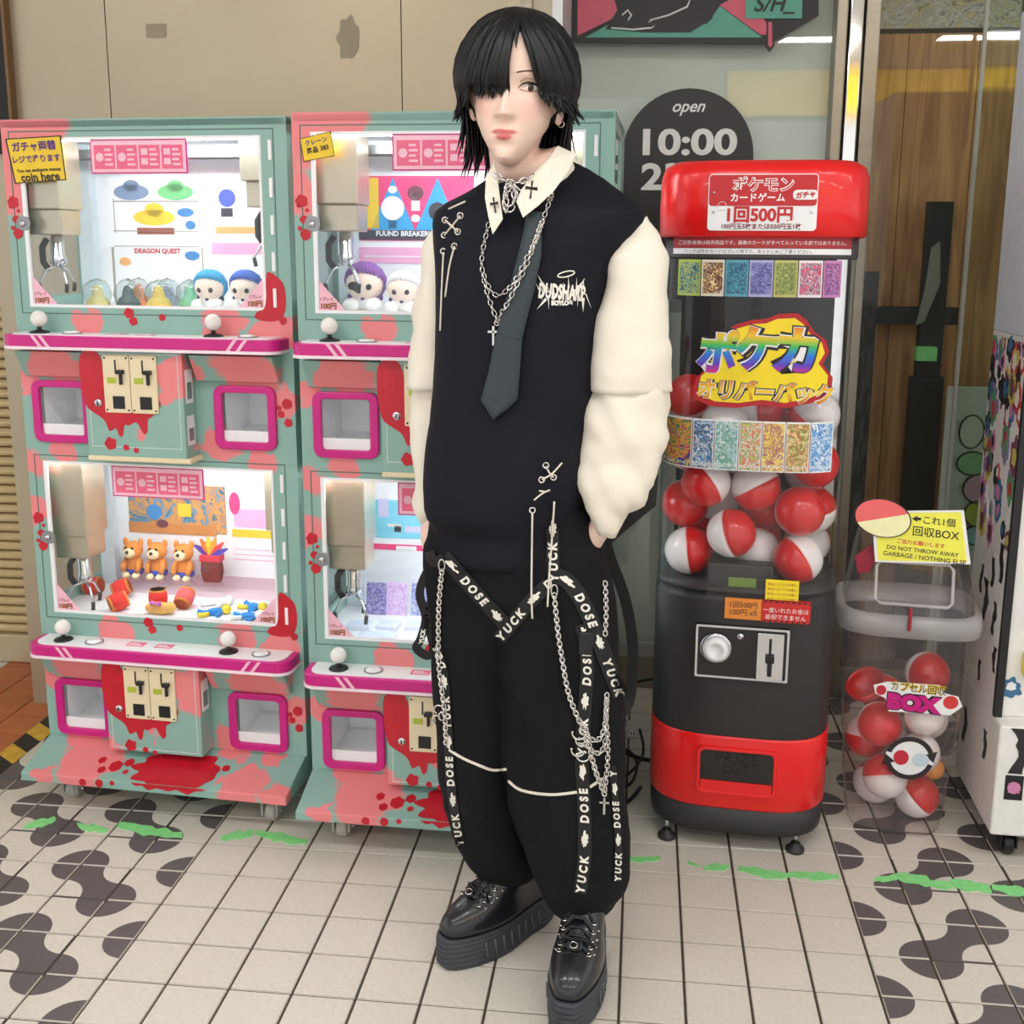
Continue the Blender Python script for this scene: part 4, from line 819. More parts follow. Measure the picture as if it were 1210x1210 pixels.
o_ = obj('info_strip', wrap(1.398, 1.410, -.19, .19, .0012, 24, 1.0), m_white, gm); mb = MB(); wtext(mb, 'パック以外のカードはプレイ用です。あらかじめご了承ください。', -.03, 1.404, .27, .002, None, 0); obj('lettering', mb, m_ink2, o_)
CARDC = [[(40, 60, 80), (60, 140, 150), (200, 210, 120)], [(230, 220, 200), (120, 70, 40), (60, 40, 40), (240, 190, 120)], [(40, 110, 140), (90, 170, 190), (30, 70, 100)], [(90, 90, 170), (170, 170, 220), (60, 60, 120)], [(120, 140, 60), (190, 190, 110), (90, 110, 60)], [(200, 60, 90), (240, 230, 235), (60, 40, 80), (230, 120, 150)], [(150, 70, 130), (210, 150, 200), (90, 50, 120)]]
xs = [-.178, -.126, -.075, -.024, .028, .079, .131, .172]
for i in range(7):
    f = obj('sample_card', wrap(1.308, 1.386, xs[i]+.001, xs[i+1]-.001, .0020, 4), mat('card_border_%d' % i, [(180, 200, 90), (232, 226, 210), (90, 160, 180), (176, 176, 216), (190, 190, 110), (236, 226, 230), (200, 130, 180)][i], .35), gm)
    obj('card_picture', wrap(1.314, 1.380, xs[i]+.005, xs[i+1]-.004, .0034, 4), art('sample_art_%d' % i, CARDC[i], 70), f)
PACK = [[(30, 60, 140), (200, 60, 50), (226, 180, 60), (40, 120, 60)], [(40, 130, 190), (240, 240, 240), (60, 60, 80)], [(120, 180, 190), (220, 230, 230), (90, 150, 110)], [(220, 190, 70), (200, 60, 80), (240, 230, 200), (90, 150, 90)], [(230, 190, 60), (240, 220, 130), (150, 60, 120)], [(236, 216, 160), (190, 110, 60), (120, 140, 60)], [(50, 120, 190), (230, 240, 246), (110, 170, 220)]]
xs = [-.205, -.132, -.083, -.030, .020, .071, .124, .175]; PN = ['クリムゾンヘイズ', '白熱のアルカナ', 'ワイルドフォース', 'シャイニートレジャー', 'レイジングサーフ', 'クレイバースト', 'サイバージャッジ']
for i in range(7):
    f = obj('sample_pack', wrap(.925, 1.038, xs[i]+.0008, xs[i+1]-.0008, .0020, 6), m_white, gm)
    obj('pack_picture', wrap(.928, 1.034, xs[i]+.003, xs[i+1]-.003, .0034, 6), art('pack_art_%d' % i, PACK[i], 45), f)
    mb = MB(); wtext(mb, PN[i], (xs[i]+xs[i+1])/2, .937, (xs[i+1]-xs[i])*.86, .0042, .010, .04, .985); obj('lettering', mb, m_white, f)
# cap
capm = MB().loft([sec(HX*a, HY*a, z, 48, 4.2) for a, z in ((1.03, 1.434), (1.06, 1.438), (1.062, 1.50), (1.055, 1.56), (1.02, 1.582), (.93, 1.594), (.5, 1.598), (.01, 1.599))])
cap = obj('cap', capm, m_gred, gm)
YC = -HY*1.062
a = PX(838, 206, YC); b = PX(964, 273, YC); pl = obj('price_plate', MB().prism(rrect(a.x, b.x, b.z, a.z, .008, 4), YC-.008, YC+.02), m_white, cap, .001); zm = a.z-(a.z-b.z)*.56
obj('plate_red', MB().prism(rrect(a.x+.002, b.x-.002, zm, a.z-.002, .006, 4), YC-.0092, YC-.007), mat('plate_crimson', (196, 30, 36), .4), pl)
tw = b.x-a.x; xc = (a.x+b.x)/2
for s, x, z, w, bd, mt, off in (('ポケモン', xc+.0, a.z-.021, .128, .06, m_white, .0098), ('ポケモン', xc+.0, a.z-.021, .125, .0, MATS['plate_crimson'], .0104), ('カードゲーム', xc-.010, a.z-.048, .112, .025, m_white, .0098), ('1回500円', xc-.004, zm-.018, .135, .035, MATS['plate_crimson'], .0092), ('100円玉5枚または500円玉1枚', xc, zm-.042, .165, .02, mat('plate_ink', (120, 30, 34), .5), .0092)):
    mb = MB(); text(mb, s, lambda e, g: (x+e, YC-off, z+g), w=w, bold=bd); obj('lettering', mb, mt, pl)
bdg = obj('badge', MB().prism(rrect(xc+.062, xc+.112, a.z-.053, a.z-.033, .008, 4), YC-.0112, YC-.008), m_white, pl); mb = MB(); text(mb, 'ガチャ', lambda e, g: (xc+.087+e, YC-.0118, a.z-.043+g+e*.12), w=.04, bold=.05); obj('lettering', mb, MATS['plate_crimson'], bdg)
ic = obj('ball_icon', MB().prism(circ(a.x+.030, zm, .009, 16), YC-.0112, YC-.008), m_white, pl); obj('icon_top', MB().prism([(a.x+.030+.008*cos(PI*i/10), zm+.008*sin(PI*i/10)) for i in range(11)], YC-.0118, YC-.011), MATS['plate_crimson'], ic)
for ex, ez in ((.012, .02), (.012, -.02), (-.012, .02), (-.012, -.02)): obj('rivet', MB().lathe([(.001, -.003), (.003, -.002), (.0035, 0)], ((a.x if ex > 0 else b.x)+ex, YC-.009, (a.z+b.z)/2+ez), 'y', 10), m_chrome, pl)
# rainbow logo card on the drum
LG = -HY*.985-.004
lp = [(818, 470), (822, 447), (833, 437), (829, 420), (838, 400), (856, 394), (868, 384), (888, 378), (905, 377), (920, 371), (942, 370), (953, 378), (962, 392), (976, 402), (980, 416), (972, 430), (984, 446), (982, 466), (960, 476), (930, 482), (900, 478), (870, 482), (840, 480)]
def offs(P, k):
    c = (sum(p[0] for p in P)/len(P), sum(p[1] for p in P)/len(P)); return [(c[0]+(x-c[0])*(1-k/abs(82)), c[1]+(y-c[1])*(1-k/56)) for x, y in P]
QP = lambda P: [(PX(x, y, LG).x, PX(x, y, LG).z) for x, y in P]
lg = obj('logo_card', MB().prism(QP(lp), LG-.001, LG+.001), mat('logo_red', (186, 28, 34), .4), gm)
obj('logo_field', MB().prism(QP(offs(lp, 6)), LG-.002, LG-.0005), mat('logo_yellow', (250, 222, 30), .4), lg)
def rainbow(name, stops, z0, z1):
    M = mat(name, (255, 255, 255), .35); nt = M.node_tree; N = nt.nodes; Lk = nt.links; tc = N.new('ShaderNodeTexCoord'); sp = N.new('ShaderNodeSeparateXYZ'); Lk.new(tc.outputs['Object'], sp.inputs[0])
    mr = N.new('ShaderNodeMapRange'); mr.inputs[1].default_value = z0; mr.inputs[2].default_value = z1; Lk.new(sp.outputs[2], mr.inputs[0]); cr = N.new('ShaderNodeValToRGB'); e = cr.color_ramp.elements
    while len(e) < len(stops): e.new(.5)
    for i, c in enumerate(stops): e[i].position = i/(len(stops)-1); e[i].color = rgb(c)
    Lk.new(mr.outputs[0], cr.inputs[0]); Lk.new(cr.outputs[0], N['Principled BSDF'].inputs['Base Color']); return M
z_a = PX(905, 442, LG).z; z_b = PX(905, 386, LG).z; m_rb1 = rainbow('rainbow_ink', [(220, 30, 120), (90, 60, 190), (40, 120, 220), (60, 190, 80), (240, 200, 40), (240, 120, 30)], z_a, z_b)
z_c = PX(905, 476, LG).z; z_d = PX(905, 448, LG).z; m_rb2 = rainbow('fire_ink', [(190, 90, 20), (250, 210, 40), (220, 70, 40)], z_c, z_d)
p0 = PX(848, 415, LG); p1 = PX(893, 412, LG); p2 = PX(940, 414, LG)
for s, p, w, h in (('ポ', p0, .082, .092), ('ケ', p1, .084, .092), ('カ', p2, .086, .094)):
    for bd, mt, off in ((.15, m_ink2, .0026), (.08, m_white, .0032), (.045, m_rb1, .0038)):
        mb = MB(); text(mb, s, lambda a, b: (p.x+a+b*.12, LG-off, p.z+b-a*.06), w=w*(1+bd*.9), h=h*(1+bd*.9), bold=bd); obj('lettering', mb, mt, lg)
pb = PX(903, 463, LG)
for bd, mt, off in ((.14, m_ink2, .0026), (.07, m_white, .0032), (.035, m_rb2, .0038)):
    mb = MB(); text(mb, 'オリパーパック', lambda a, b: (pb.x+a+b*.1, LG-off, pb.z+b-a*.02), w=.285*(1+bd*.3), h=.044*(1+bd), bold=bd); obj('lettering', mb, mt, lg)
# capsules (ball halves): positions read against the drum
def capsule_mesh(R):
    me = []
    for e in (1, -1):
        prof = [(R*sin(PI/2*i/8), e*R*cos(PI/2*i/8)) for i in range(9)]; mb = MB().lathe(prof+[(R*.97, e*-.0005)], (0, 0, 0), 'z', 28); q = mesh('capsule_half', mb, m_white); fixn(q); me.append(q)
    return me
CR = .057
def spark(name, col, t=.12):
    M = mat(name, col, .28, var=.10, scale=260, coat=.3); return M
m_cred = spark('capsule_red', (214, 26, 28)); m_cwht = mat('capsule_white', (238, 232, 230), .25, var=.03, coat=.3)
hm = capsule_mesh(CR); HR = hm[0]; HWh = hm[1]; HR.materials[0] = m_cred; HWh.materials[0] = m_cwht
prev = []
def capsule(p, axis, label, group, sc=1.0):
    r = empty('capsule', p); ax = V(axis).normalized(); r.rotation_mode = 'QUATERNION'; r.rotation_quaternion = V((0, 0, 1)).rotation_difference(ax); r.scale = (sc,)*3
    tag(r, label, 'capsule', group)
    for nm, me in (('red_half', HR), ('white_half', HWh)):
        o = bpy.data.objects.new(nm, me); COL.objects.link(o); o.parent = r
    seam = bpy.data.objects.new('seam', SEAM); COL.objects.link(seam); seam.parent = r
SEAM = mesh('seam', MB().lathe([(CR*.985, -.0015), (CR*1.008, -.0008), (CR*1.008, .0008), (CR*.985, .0015)], (0, 0, 0), 'z', 28, caps=False), mat('capsule_seam', (236, 200, 200), .3)); fixn(SEAM)
CAPS = [(803, 653, -.115, (1, -.1, .15)), (859, 635, -.115, (.9, -.3, .35)), (880, 584, -.115, (.45, -.2, -.8)), (938, 594, -.118, (.1, -1, .25)), (946, 658, -.115, (-.8, -.3, -.45)), (800, 599, -.10, (-.3, -1, .1)), (822, 571, -.105, (-.75, -.3, -.5)), (960, 612, -.02, (-.2, -.1, 1)), (899, 624, -.0, (0, -1, .3)), (894, 660, -.03, (.1, .9, .2)), (856, 505, -.10, (-.1, .6, -.9)), (897, 498, -.06, (.9, -.2, .1)), (962, 502, -.09, (-.5, .4, -.9)), (803, 487, -.06, (-.2, -.6, .7)), (972, 580, .02, (.2, .6, -.5)), (843, 600, .0, (.2, .8, .2)), (808, 540, -.10, (.3, -.8, .4)), (860, 540, -.09, (-.5, .2, .8)), (915, 535, -.10, (.4, -.5, -.6)), (962, 548, -.09, (.2, -.9, .2)), (930, 500, .03, (-.4, -.6, .5)), (835, 505, .04, (.4, -.5, .5)), (975, 640, .03, (.3, .7, .1)), (830, 640, .06, (.1, -.9, .2)), (915, 560, .05, (.5, -.7, .2)), (925, 650, .07, (0, -.8, .5)), (865, 480, .07, (-.3, -.8, .5)), (945, 480, .08, (0, -.9, .3))]
LB = ['capsule with an upright seam between white and red on the drum floor', 'capsule leaning with a white face and red top right over the hopper', 'capsule white above and red below under the printed packs', 'capsule showing only its glittery red half', 'capsule red below and white above, leaning beside the hopper', 'red capsule against the drum wall above the upright-seam one', 'capsule red with a white right edge just under the packs', 'capsule red on top and white beneath, tucked behind the glittery red one', 'red capsule deep behind the leaning white one', 'white capsule behind the hopper plate']
placed = []
for i, (x, y, c, ax) in enumerate(CAPS):
    p = FG.px(x, y, c); p.x = max(-HX+.066, min(HX-.066, p.x)); p.y = max(-HY+.066, p.y); p.z = max(.648+CR, p.z); placed.append(p)
def inside(p, a, b, e, ymax=None):
    """keep a ball centre inside the clear wall"""
    k = (abs(p.x/a)**e+abs(p.y/b)**e)**(1/e)
    if k > 1: p.x /= k; p.y /= k
    if ymax is not None: p.y = min(p.y, ymax)
def outofbox(p, bx, r):
    q = V((max(bx[0], min(bx[1], p.x)), max(bx[2], min(bx[3], p.y)), max(bx[4], min(bx[5], p.z)))); d = p-q; L_ = d.length
    if L_ < 1e-6: p.z = bx[5]+r
    elif L_ < r: p += d*((r-L_)/L_)
for it in range(900):
    for i in range(len(placed)):
        for j in range(i+1, len(placed)):
            d = placed[j]-placed[i]; L_ = d.length; g_ = 2*CR*1.004-L_
            if g_ > 0:
                n_ = d.normalized() if L_ > 1e-5 else V((0, 1, 0)); wi = .15 if i < 5 and it < 600 else .5
                if it < 500: n_ = V((n_.x*.55, n_.y*1.3, n_.z*.55)).normalized()
                placed[i] -= n_*g_*wi; placed[j] += n_*g_*(1-wi if it < 600 else .5)
    for p in placed:
        outofbox(p, HB_, CR+.0006); inside(p, HX*.985-CR-.004, HY*.985-CR-.004, 3.0, .135-CR); p.z = max(.6485+CR, min(1.20, p.z))
for i, p in enumerate(placed):
    capsule(FG.wld(p.x, p.y, p.z), CAPS[i][3], LB[i] if i < len(LB) else 'red and white ball capsule packed in the clear drum behind others', 'capsules in the clear drum')

# ================================================================== CAPSULE COLLECTION BIN
FB = Frame(.655, 2.625, -7)
bn = empty('collection_bin', FB.o, FB.a); tag(bn, 'clear plastic collection bin for empty capsules beside the vending machine', 'bin')
m_bin = clear('bin_plastic', (252, 249, 249), .05, 1.5, .04, (240, 228, 228)); m_rimp = clear('bin_rim', (246, 242, 242), .08, 1.6, .30, (250, 246, 246))
def bsec(hx, hy, z, n=40, e=4.2, dy=0): return [V((p.x, p.y+dy, p.z)) for p in sec(hx, hy, z, n, e)]
mb = MB().loft([bsec(.098, .085, .006), bsec(.110, .098, .012), bsec(.118, .104, .06), bsec(.137, .121, .30), bsec(.154, .136, .525)], caps=False); mb.f.append(list(range(40))[::-1]); mb.m.append(0); mb.s.append(False)
obj('bin_body', mb, m_bin, bn)
mb = MB().loft([bsec(.154, .136, .52), bsec(.164, .146, .524), bsec(.167, .149, .55), bsec(.164, .146, .572), bsec(.150, .130, .574)], caps=False); obj('rim', mb, m_rimp, bn)
lid = obj('lid', MB().loft([bsec(.150, .130, .574), bsec(.145, .125, .60), bsec(.130, .105, .69, dy=.012), bsec(.122, .095, .73, dy=.016), bsec(.10, .075, .742, dy=.016), bsec(.002, .002, .744, dy=.016)], caps=False), m_bin, bn)
mb = MB().tube([V((x, -.128+.027*(z-.60)/.11-.003, z)) for x, z in ((-.075, .60), (.075, .60), (.085, .61), (.085, .685), (.075, .695), (-.075, .695), (-.085, .685), (-.085, .61))], .004, 8, closed=True); obj('flap', mb, m_rimp, lid)
obj('latch', MB().box(-.012, -.004, -.158, -.15, .545, .60), mat('latch_red', (150, 30, 44), .4), bn, .002)
obj('side_tab', MB().prism([(-.135, .70), (-.10, .73), (-.085, .70), (-.10, .665), (-.125, .66)], -.10, -.094), mat('tab_crimson', (150, 24, 48), .4), bn)
# stickers on the front face
def by(z): return -(.104+(.136-.104)*(z-.06)/(.525-.06))-.0015
BP = lambda x, y, c=-.12: FB.px(x, y, c)
def bst(name, P, mt, par, off=0., c=-.122):
    Q = [BP(x, y, c) for x, y in P]; mb = MB(); mb.add([(q.x, by(q.z)-off, q.z) for q in Q], [list(range(len(Q)))]); mb.add([(q.x, by(q.z)-off+.0008, q.z) for q in Q], [list(range(len(Q)))]); return obj(name, mb, mt, par)
def pell(cx, cy, rx, ry, n=24): return [(cx+rx*cos(2*PI*i/n), cy+ry*sin(2*PI*i/n)) for i in range(n)]
def btx(s, cx, cy, wpx, mt, par, off, bold=.03, hpx=None):
    q = BP(cx, cy, -.122); k = 2.62/FPX; mb = MB(); text(mb, s, lambda a, b: (q.x+a, by(q.z+b)-off, q.z+b-a*.02), w=wpx*k, h=hpx*k if hpx else None, bold=bold); obj('lettering', mb, mt, par)
st = bst('name_sticker', [(1032, 808), (1048, 804), (1110, 808), (1116, 818), (1132, 822), (1137, 834), (1122, 845), (1105, 843), (1050, 840), (1046, 824), (1034, 818)], m_white, bn, .0008)
btx('カプセル回収', 1085, 812, 62, yel, st, .0014, .10, 13); btx('カプセル回収', 1085, 812, 60, m_ink2, st, .0022, .0, 11)
btx('BOX', 1080, 830, 62, m_ink2, st, .0014, .14, 24); btx('BOX', 1080, 830, 60, m_mag, st, .0022, .08, 21)
bst('sticker_dot', pell(1123, 829, 9, 8), mat('dot_red', (214, 60, 60), .4), st, .0016); bst('sticker_dot', pell(1041, 814, 6, 6), redp, st, .0016)
st = bst('recycle_sticker', pell(1075, 897, 29, 26), m_white, bn, .0008)
for a0, a1 in ((200, 345), (20, 165)):
    P = [(1075+29*cos(math.radians(a0+(a1-a0)*i/14)), 897+26*sin(math.radians(a0+(a1-a0)*i/14))) for i in range(15)]+[(1075+23*cos(math.radians(a1-(a1-a0)*i/14)), 897+20.5*sin(math.radians(a1-(a1-a0)*i/14))) for i in range(15)]
    bst('arrow', P, m_ink2, st, .0016); t = math.radians(a1); x, y = 1075+26*cos(t), 897+23*sin(t); tx, ty = -sin(t), cos(t); nx_, ny_ = cos(t), sin(t)
    bst('arrow_head', [(x+nx_*8, y+ny_*8), (x+tx*12, y+ty*12), (x-nx_*8, y-ny_*8)], m_ink2, st, .0016)
bst('capsule_print', pell(1065, 896, 9, 9), redp, st, .0022); bst('capsule_print', pell(1088, 899, 10, 8), mat('print_iceblue', (200, 216, 226), .4), st, .0022)
# handwritten notice on the lid
P4 = [(1030, 604), (1139, 603), (1147, 667), (1034, 664)]; c_lid = -.118
Q = [FB.px(x, y, c_lid) for x, y in P4]; nc = obj('notice_card', MB().add([(q.x, c_lid+d, q.z) for d in (0, .003) for q in Q], [(0, 1, 2, 3), (7, 6, 5, 4), (0, 4, 5, 1), (1, 5, 6, 2), (2, 6, 7, 3), (3, 7, 4, 0)]), m_white, bn)
cc = sum(Q, V())/4; Q2 = [cc+(q-cc)*.93 for q in Q]; yc = obj('yellow_sheet', MB().add([(q.x, c_lid-.0006, q.z) for q in Q2], [(0, 1, 2, 3)]), mat('paper_yellow', (244, 240, 90), .7), nc)
for s, x, y, w, mt in (('これ1個', 1110, 616, 34, m_ink2), ('回収BOX', 1106, 630, 50, m_ink2), ('ご協力お願いします', 1088, 642, 52, redp), ('DO NOT THROW AWAY', 1090, 651, 78, m_ink2), ('GARBAGE / NOTHING ELSE', 1092, 659, 90, m_ink2)):
    q = FB.px(x, y, c_lid); mb = MB(); text(mb, s, lambda a, b: (q.x+a, c_lid-.0012, q.z+b-a*.06), w=w*2.6/FPX, bold=.01); obj('lettering', mb, mt, yc)
q = FB.px(1084, 613, c_lid); obj('arrow', MB().prism([(q.x-.012, q.z), (q.x, q.z+.007), (q.x, q.z+.003), (q.x+.008, q.z+.003), (q.x+.008, q.z-.003), (q.x, q.z-.003), (q.x, q.z-.007)], c_lid-.0014, c_lid-.0006), m_ink2, yc)
ce = [FB.px(1043+34*cos(2*PI*i/32)*cos(.0)+0*sin(2*PI*i/32), 612+23*sin(2*PI*i/32)+4*cos(2*PI*i/32), c_lid-.004) for i in range(32)]
dk = obj('ball_badge', MB().prism([(q.x, q.z) for q in ce], c_lid-.006, c_lid-.003), mat('badge_rim', (60, 36, 36), .4), nc); q0 = sum(ce, V())/32; ci = [q0+(q-q0)*.95 for q in ce]
up_ = [q for i, q in enumerate(ci)]; n_ = 32
top = [ci[(14+i) % 32] for i in range(0, 17)]; bot = [ci[(30+i) % 32] for i in range(0, 17)]
obj('badge_red', MB().prism([(q.x, q.z) for q in top], c_lid-.0068, c_lid-.0055), mat('badge_coral', (244, 110, 110), .4), dk); obj('badge_cream', MB().prism([(q.x, q.z) for q in bot], c_lid-.0068, c_lid-.0055), mat('badge_cream', (248, 246, 190), .4), dk)
# capsules in the bin
def bw(x, y, c): p = FB.px(x, y, c); h = .104+.032*(p.z-.06)/.465; p.x = max(-h-.012+CR, min(h+.012-CR, p.x)); p.y = max(-h+CR+.004, min(h-CR-.004, p.y)); p.z = max(.0125+CR*.98, p.z); return p
BC = [(1024, 964, -.05, (-.1, .5, .9), 'white-faced capsule on the floor of the collection bin at its vending machine side'), (1093, 970, -.05, (.6, -.1, .6), 'capsule white below and red above right on the floor of the bin'), (1008, 905, .0, (-.1, -.3, -.9), 'capsule white above and red below halfway up the bin'), (1057, 860, .0, (.1, -.9, .2), 'red-faced capsule behind the recycling sticker'), (1050, 905, .03, (0, .8, .1), 'white capsule behind the recycling sticker arrows'), (1100, 935, .05, (.7, -.3, -.1), 'red capsule behind the orange one in the bin'), (1020, 845, .04, (-.3, -.7, .2), 'red capsule high at the vending machine side of the bin'), (1120, 858, .05, (.3, -.8, .1), 'red capsule high at the white machine side of the bin'), (1062, 955, .05, (.3, .5, .3), 'white capsule at the back of the bin floor')]
SHL = [(1067, 946, -.085), (1109, 877, -.08), (1012, 843, -.06)]
bp_ = [bw(x, y, c) for x, y, c in SHL]+[bw(x, y, c) for x, y, c, a, l in BC]
bp_.append(bw(1112, 932, -.06)); br_ = [.0505]*3+[CR*.95+.0008]*len(BC)+[.0275]
def bh(z, lo, mid, hi): return lo+(mid-lo)*(z-.06)/.24 if z < .30 else mid+(hi-mid)*(z-.30)/.225
tg_ = [p.copy() for p in bp_]
for it in range(1500):
    if it < 1000:
        for i, p in enumerate(bp_): p += (tg_[i]-p)*(.06 if i in (3, 4) else .012)
    for i in range(len(bp_)):
        for j in range(i+1, len(bp_)):
            d = bp_[j]-bp_[i]; g_ = (br_[i]+br_[j])*1.002-d.length
            if g_ > 0: n_ = d.normalized(); bp_[i] -= n_*g_*.45; bp_[j] += n_*g_*.45
    for p, r_ in zip(bp_, br_):
        if it < 1200: p.z -= .0006
        z = max(.02, p.z-r_*.5); inside(p, bh(z, .118, .137, .154)-r_-.003, bh(z, .104, .121, .136)-r_-.003, 3.6); p.z = max(.0128+r_, p.z)
for p, (x, y, c, a, l) in zip(bp_[3:], BC): capsule(FB.wld(*p), a, l, 'capsules in the collection bin', .95)
def halfshell(x, y, c, mt, ax, label, R=.052):
    mb = MB().lathe([(R*sin(PI/2*i/8), R*cos(PI/2*i/8)) for i in range(9)]+[(R*.95*sin(PI/2*(8-i)/8), R*.95*cos(PI/2*(8-i)/8)) for i in range(9)], (0, 0, 0), 'z', 26, caps=False)
    o = obj('half_capsule', mb, mt); p = bp_[c]; o.location = FB.wld(p.x, p.y, p.z); o.rotation_mode = 'QUATERNION'; o.rotation_quaternion = V((0, 0, 1)).rotation_difference(V(ax).normalized()); tag(o, label, 'capsule shell', 'loose capsule halves in the bin')
halfshell(1067, 946, 0, m_cwht, (-.1, -.9, .2), 'empty white half capsule facing out low in the bin', .05)
halfshell(1109, 877, 1, m_cwht, (.1, -.95, .1), 'empty white half capsule facing out beside the recycling sticker', .05)
halfshell(1012, 843, 2, m_cred, (.5, .3, -.8), 'empty red half capsule lying open at the top of the heap', .05)
p = bp_[-1]; o = obj('small_capsule', MB().ell((0, 0, 0), .027, 20, 12), mat('capsule_orange', (236, 150, 60), .25, coat=.3)); o.location = FB.wld(*p); tag(o, 'small orange capsule wedged in the bin', 'capsule')

# ================================================================== WHITE STICKERED MACHINE
FM = Frame(.834, 2.425, -2)
wm = empty('stickered_machine', FM.o, FM.a); tag(wm, 'white game machine covered in stickers with black edging', 'game machine')
m_wm = mat('machine_white', (232, 230, 224), .45, var=.05); wb = mat('machine_upper', (222, 230, 240), .35)
obj('base_block', MB().box(0, .75, 0, .34, .072, .345), m_wm, wm, .006)
obj('body', MB().box(.0, .75, .055, .34, .345, 1.22), m_wm, wm, .003)
obj('light_box', MB().box(.0, .75, .04, .34, 1.22, 1.95), wb, wm, .004)
obj('edge_strip', MB().box(-.003, .016, .045, .06, .345, 1.22), m_black, wm, .002)
obj('front_frame', MB().ring([(.055, .56), (.7, .56), (.7, 1.0), (.055, 1.0)], [(.064, .57), (.69, .57), (.69, .99), (.064, .99)], .048, .056), m_black, wm)
obj('front_picture', MB().box(.064, .69, .051, .0555, .57, .99), art('front_art', [(230, 230, 228), (60, 60, 60), (210, 208, 204), (120, 118, 118)], 7), wm)
obj('yellow_pull', MB().prism(rrect(.05, .12, .445, .515, .015), .025, .056), mat('pull_yellow', (236, 214, 40), .4), wm, .004)
for cx, cy in ((.055, .045), (.68, .045), (.06, .29), (.68, .29)):
    c = obj('caster', MB().box(cx-.025, cx+.025, cy-.025, cy+.025, .066, .074).box(cx-.02, cx-.015, cy-.012, cy+.025, .022, .068).box(cx+.015, cx+.02, cy-.012, cy+.025, .022, .068), m_black, wm, .002); obj('wheel', MB().lathe([(.0, -.012), (.025, -.012), (.028, -.007), (.028, .007), (.025, .012), (0, .012)], (cx, cy+.01, .0282), 'x', 20), m_black, c)
# stickers: x = 0 side and front
R = random.Random(5); SC = [(24, 22, 24), (40, 36, 40), (120, 60, 80), (206, 130, 170), (60, 110, 150), (90, 150, 110), (190, 60, 60), (206, 190, 90), (150, 120, 170), (230, 226, 220)]
def fig(cx, cz, h, seed):
    """a gaunt little figure outline"""
    r_ = random.Random(seed); L_, Rr = [], []
    for k in range(9):
        t = k/8; w = h*(.10 if k in (1,) else .16 if k in (0, 3, 4) else .11)*r_.uniform(.7, 1.3); L_.append((cx-w+h*.08*sin(6*t+seed), cz+h/2-h*t)); Rr.append((cx+w+h*.08*sin(6*t+seed), cz+h/2-h*t))
    return L_+Rr[::-1]
for i in range(60):
    y = R.uniform(.07, .32); z = R.uniform(.74, 1.2); s = R.uniform(.018, .04); mt = mat('sticker_%d' % (i % 10), SC[i % 10], .5)
    P = blob(y, z, s*.7, i, 6, .4, s); P = [(max(.064, min(.335, a)), max(.36, min(1.21, b))) for a, b in P]; o = obj('sticker', MB().prism(P, -.0012-.0002*(i % 4), .0004, 'x'), mt, wm); 
    obj('sticker_detail', MB().prism(blob(y, z, s*.35, i+50, 5, .5, s*.5), -.0020-.0002*(i % 4), -.0008, 'x'), mat('sticker_%d' % ((i*3+1) % 10), SC[(i*3+1) % 10], .5), o)
for i, (y, z, h) in enumerate(((.10, .70, .09), (.16, .66, .07), (.20, .58, .10), (.12, .56, .08), (.25, .62, .07), (.09, .47, .06), (.20, .40, .05), (.3, .5, .08))):
    obj('sticker', MB().prism(fig(y, z, h, i), -.0016, .0004, 'x'), MATS['sticker_0'], wm)
for i, (y, z, h) in enumerate(((.10, .25, .07), (.28, .22, .09))): obj('sticker', MB().prism(fig(y, z, h, i+20), -.0016, .0004, 'x'), MATS['sticker_1'], wm)
for i, (x, z, h) in enumerate(((.05, .285, .11), (.10, .21, .10), (.17, .27, .1), (.26, .2, .09))): obj('sticker', MB().prism(fig(x, z, h, i+30), -.0016, .0004, 'y'), MATS['sticker_1'], wm)
o = obj('sticker', MB().box(.022, .062, -.0016, .0004, .165, .225), MATS['sticker_0'], wm); obj('sticker_detail', MB().prism(blob(.042, .195, .014, 3, 12, .3), -.0022, -.001), MATS['sticker_3'], o)
o = obj('sticker', MB().prism(blob(.03, .415, .022, 8, 7, .4), .0534, .0554), mat('sticker_4', SC[4], .5), wm); obj('sticker_detail', MB().prism(blob(.032, .42, .010, 9, 6, .4), .0528, .0540), m_white, o)

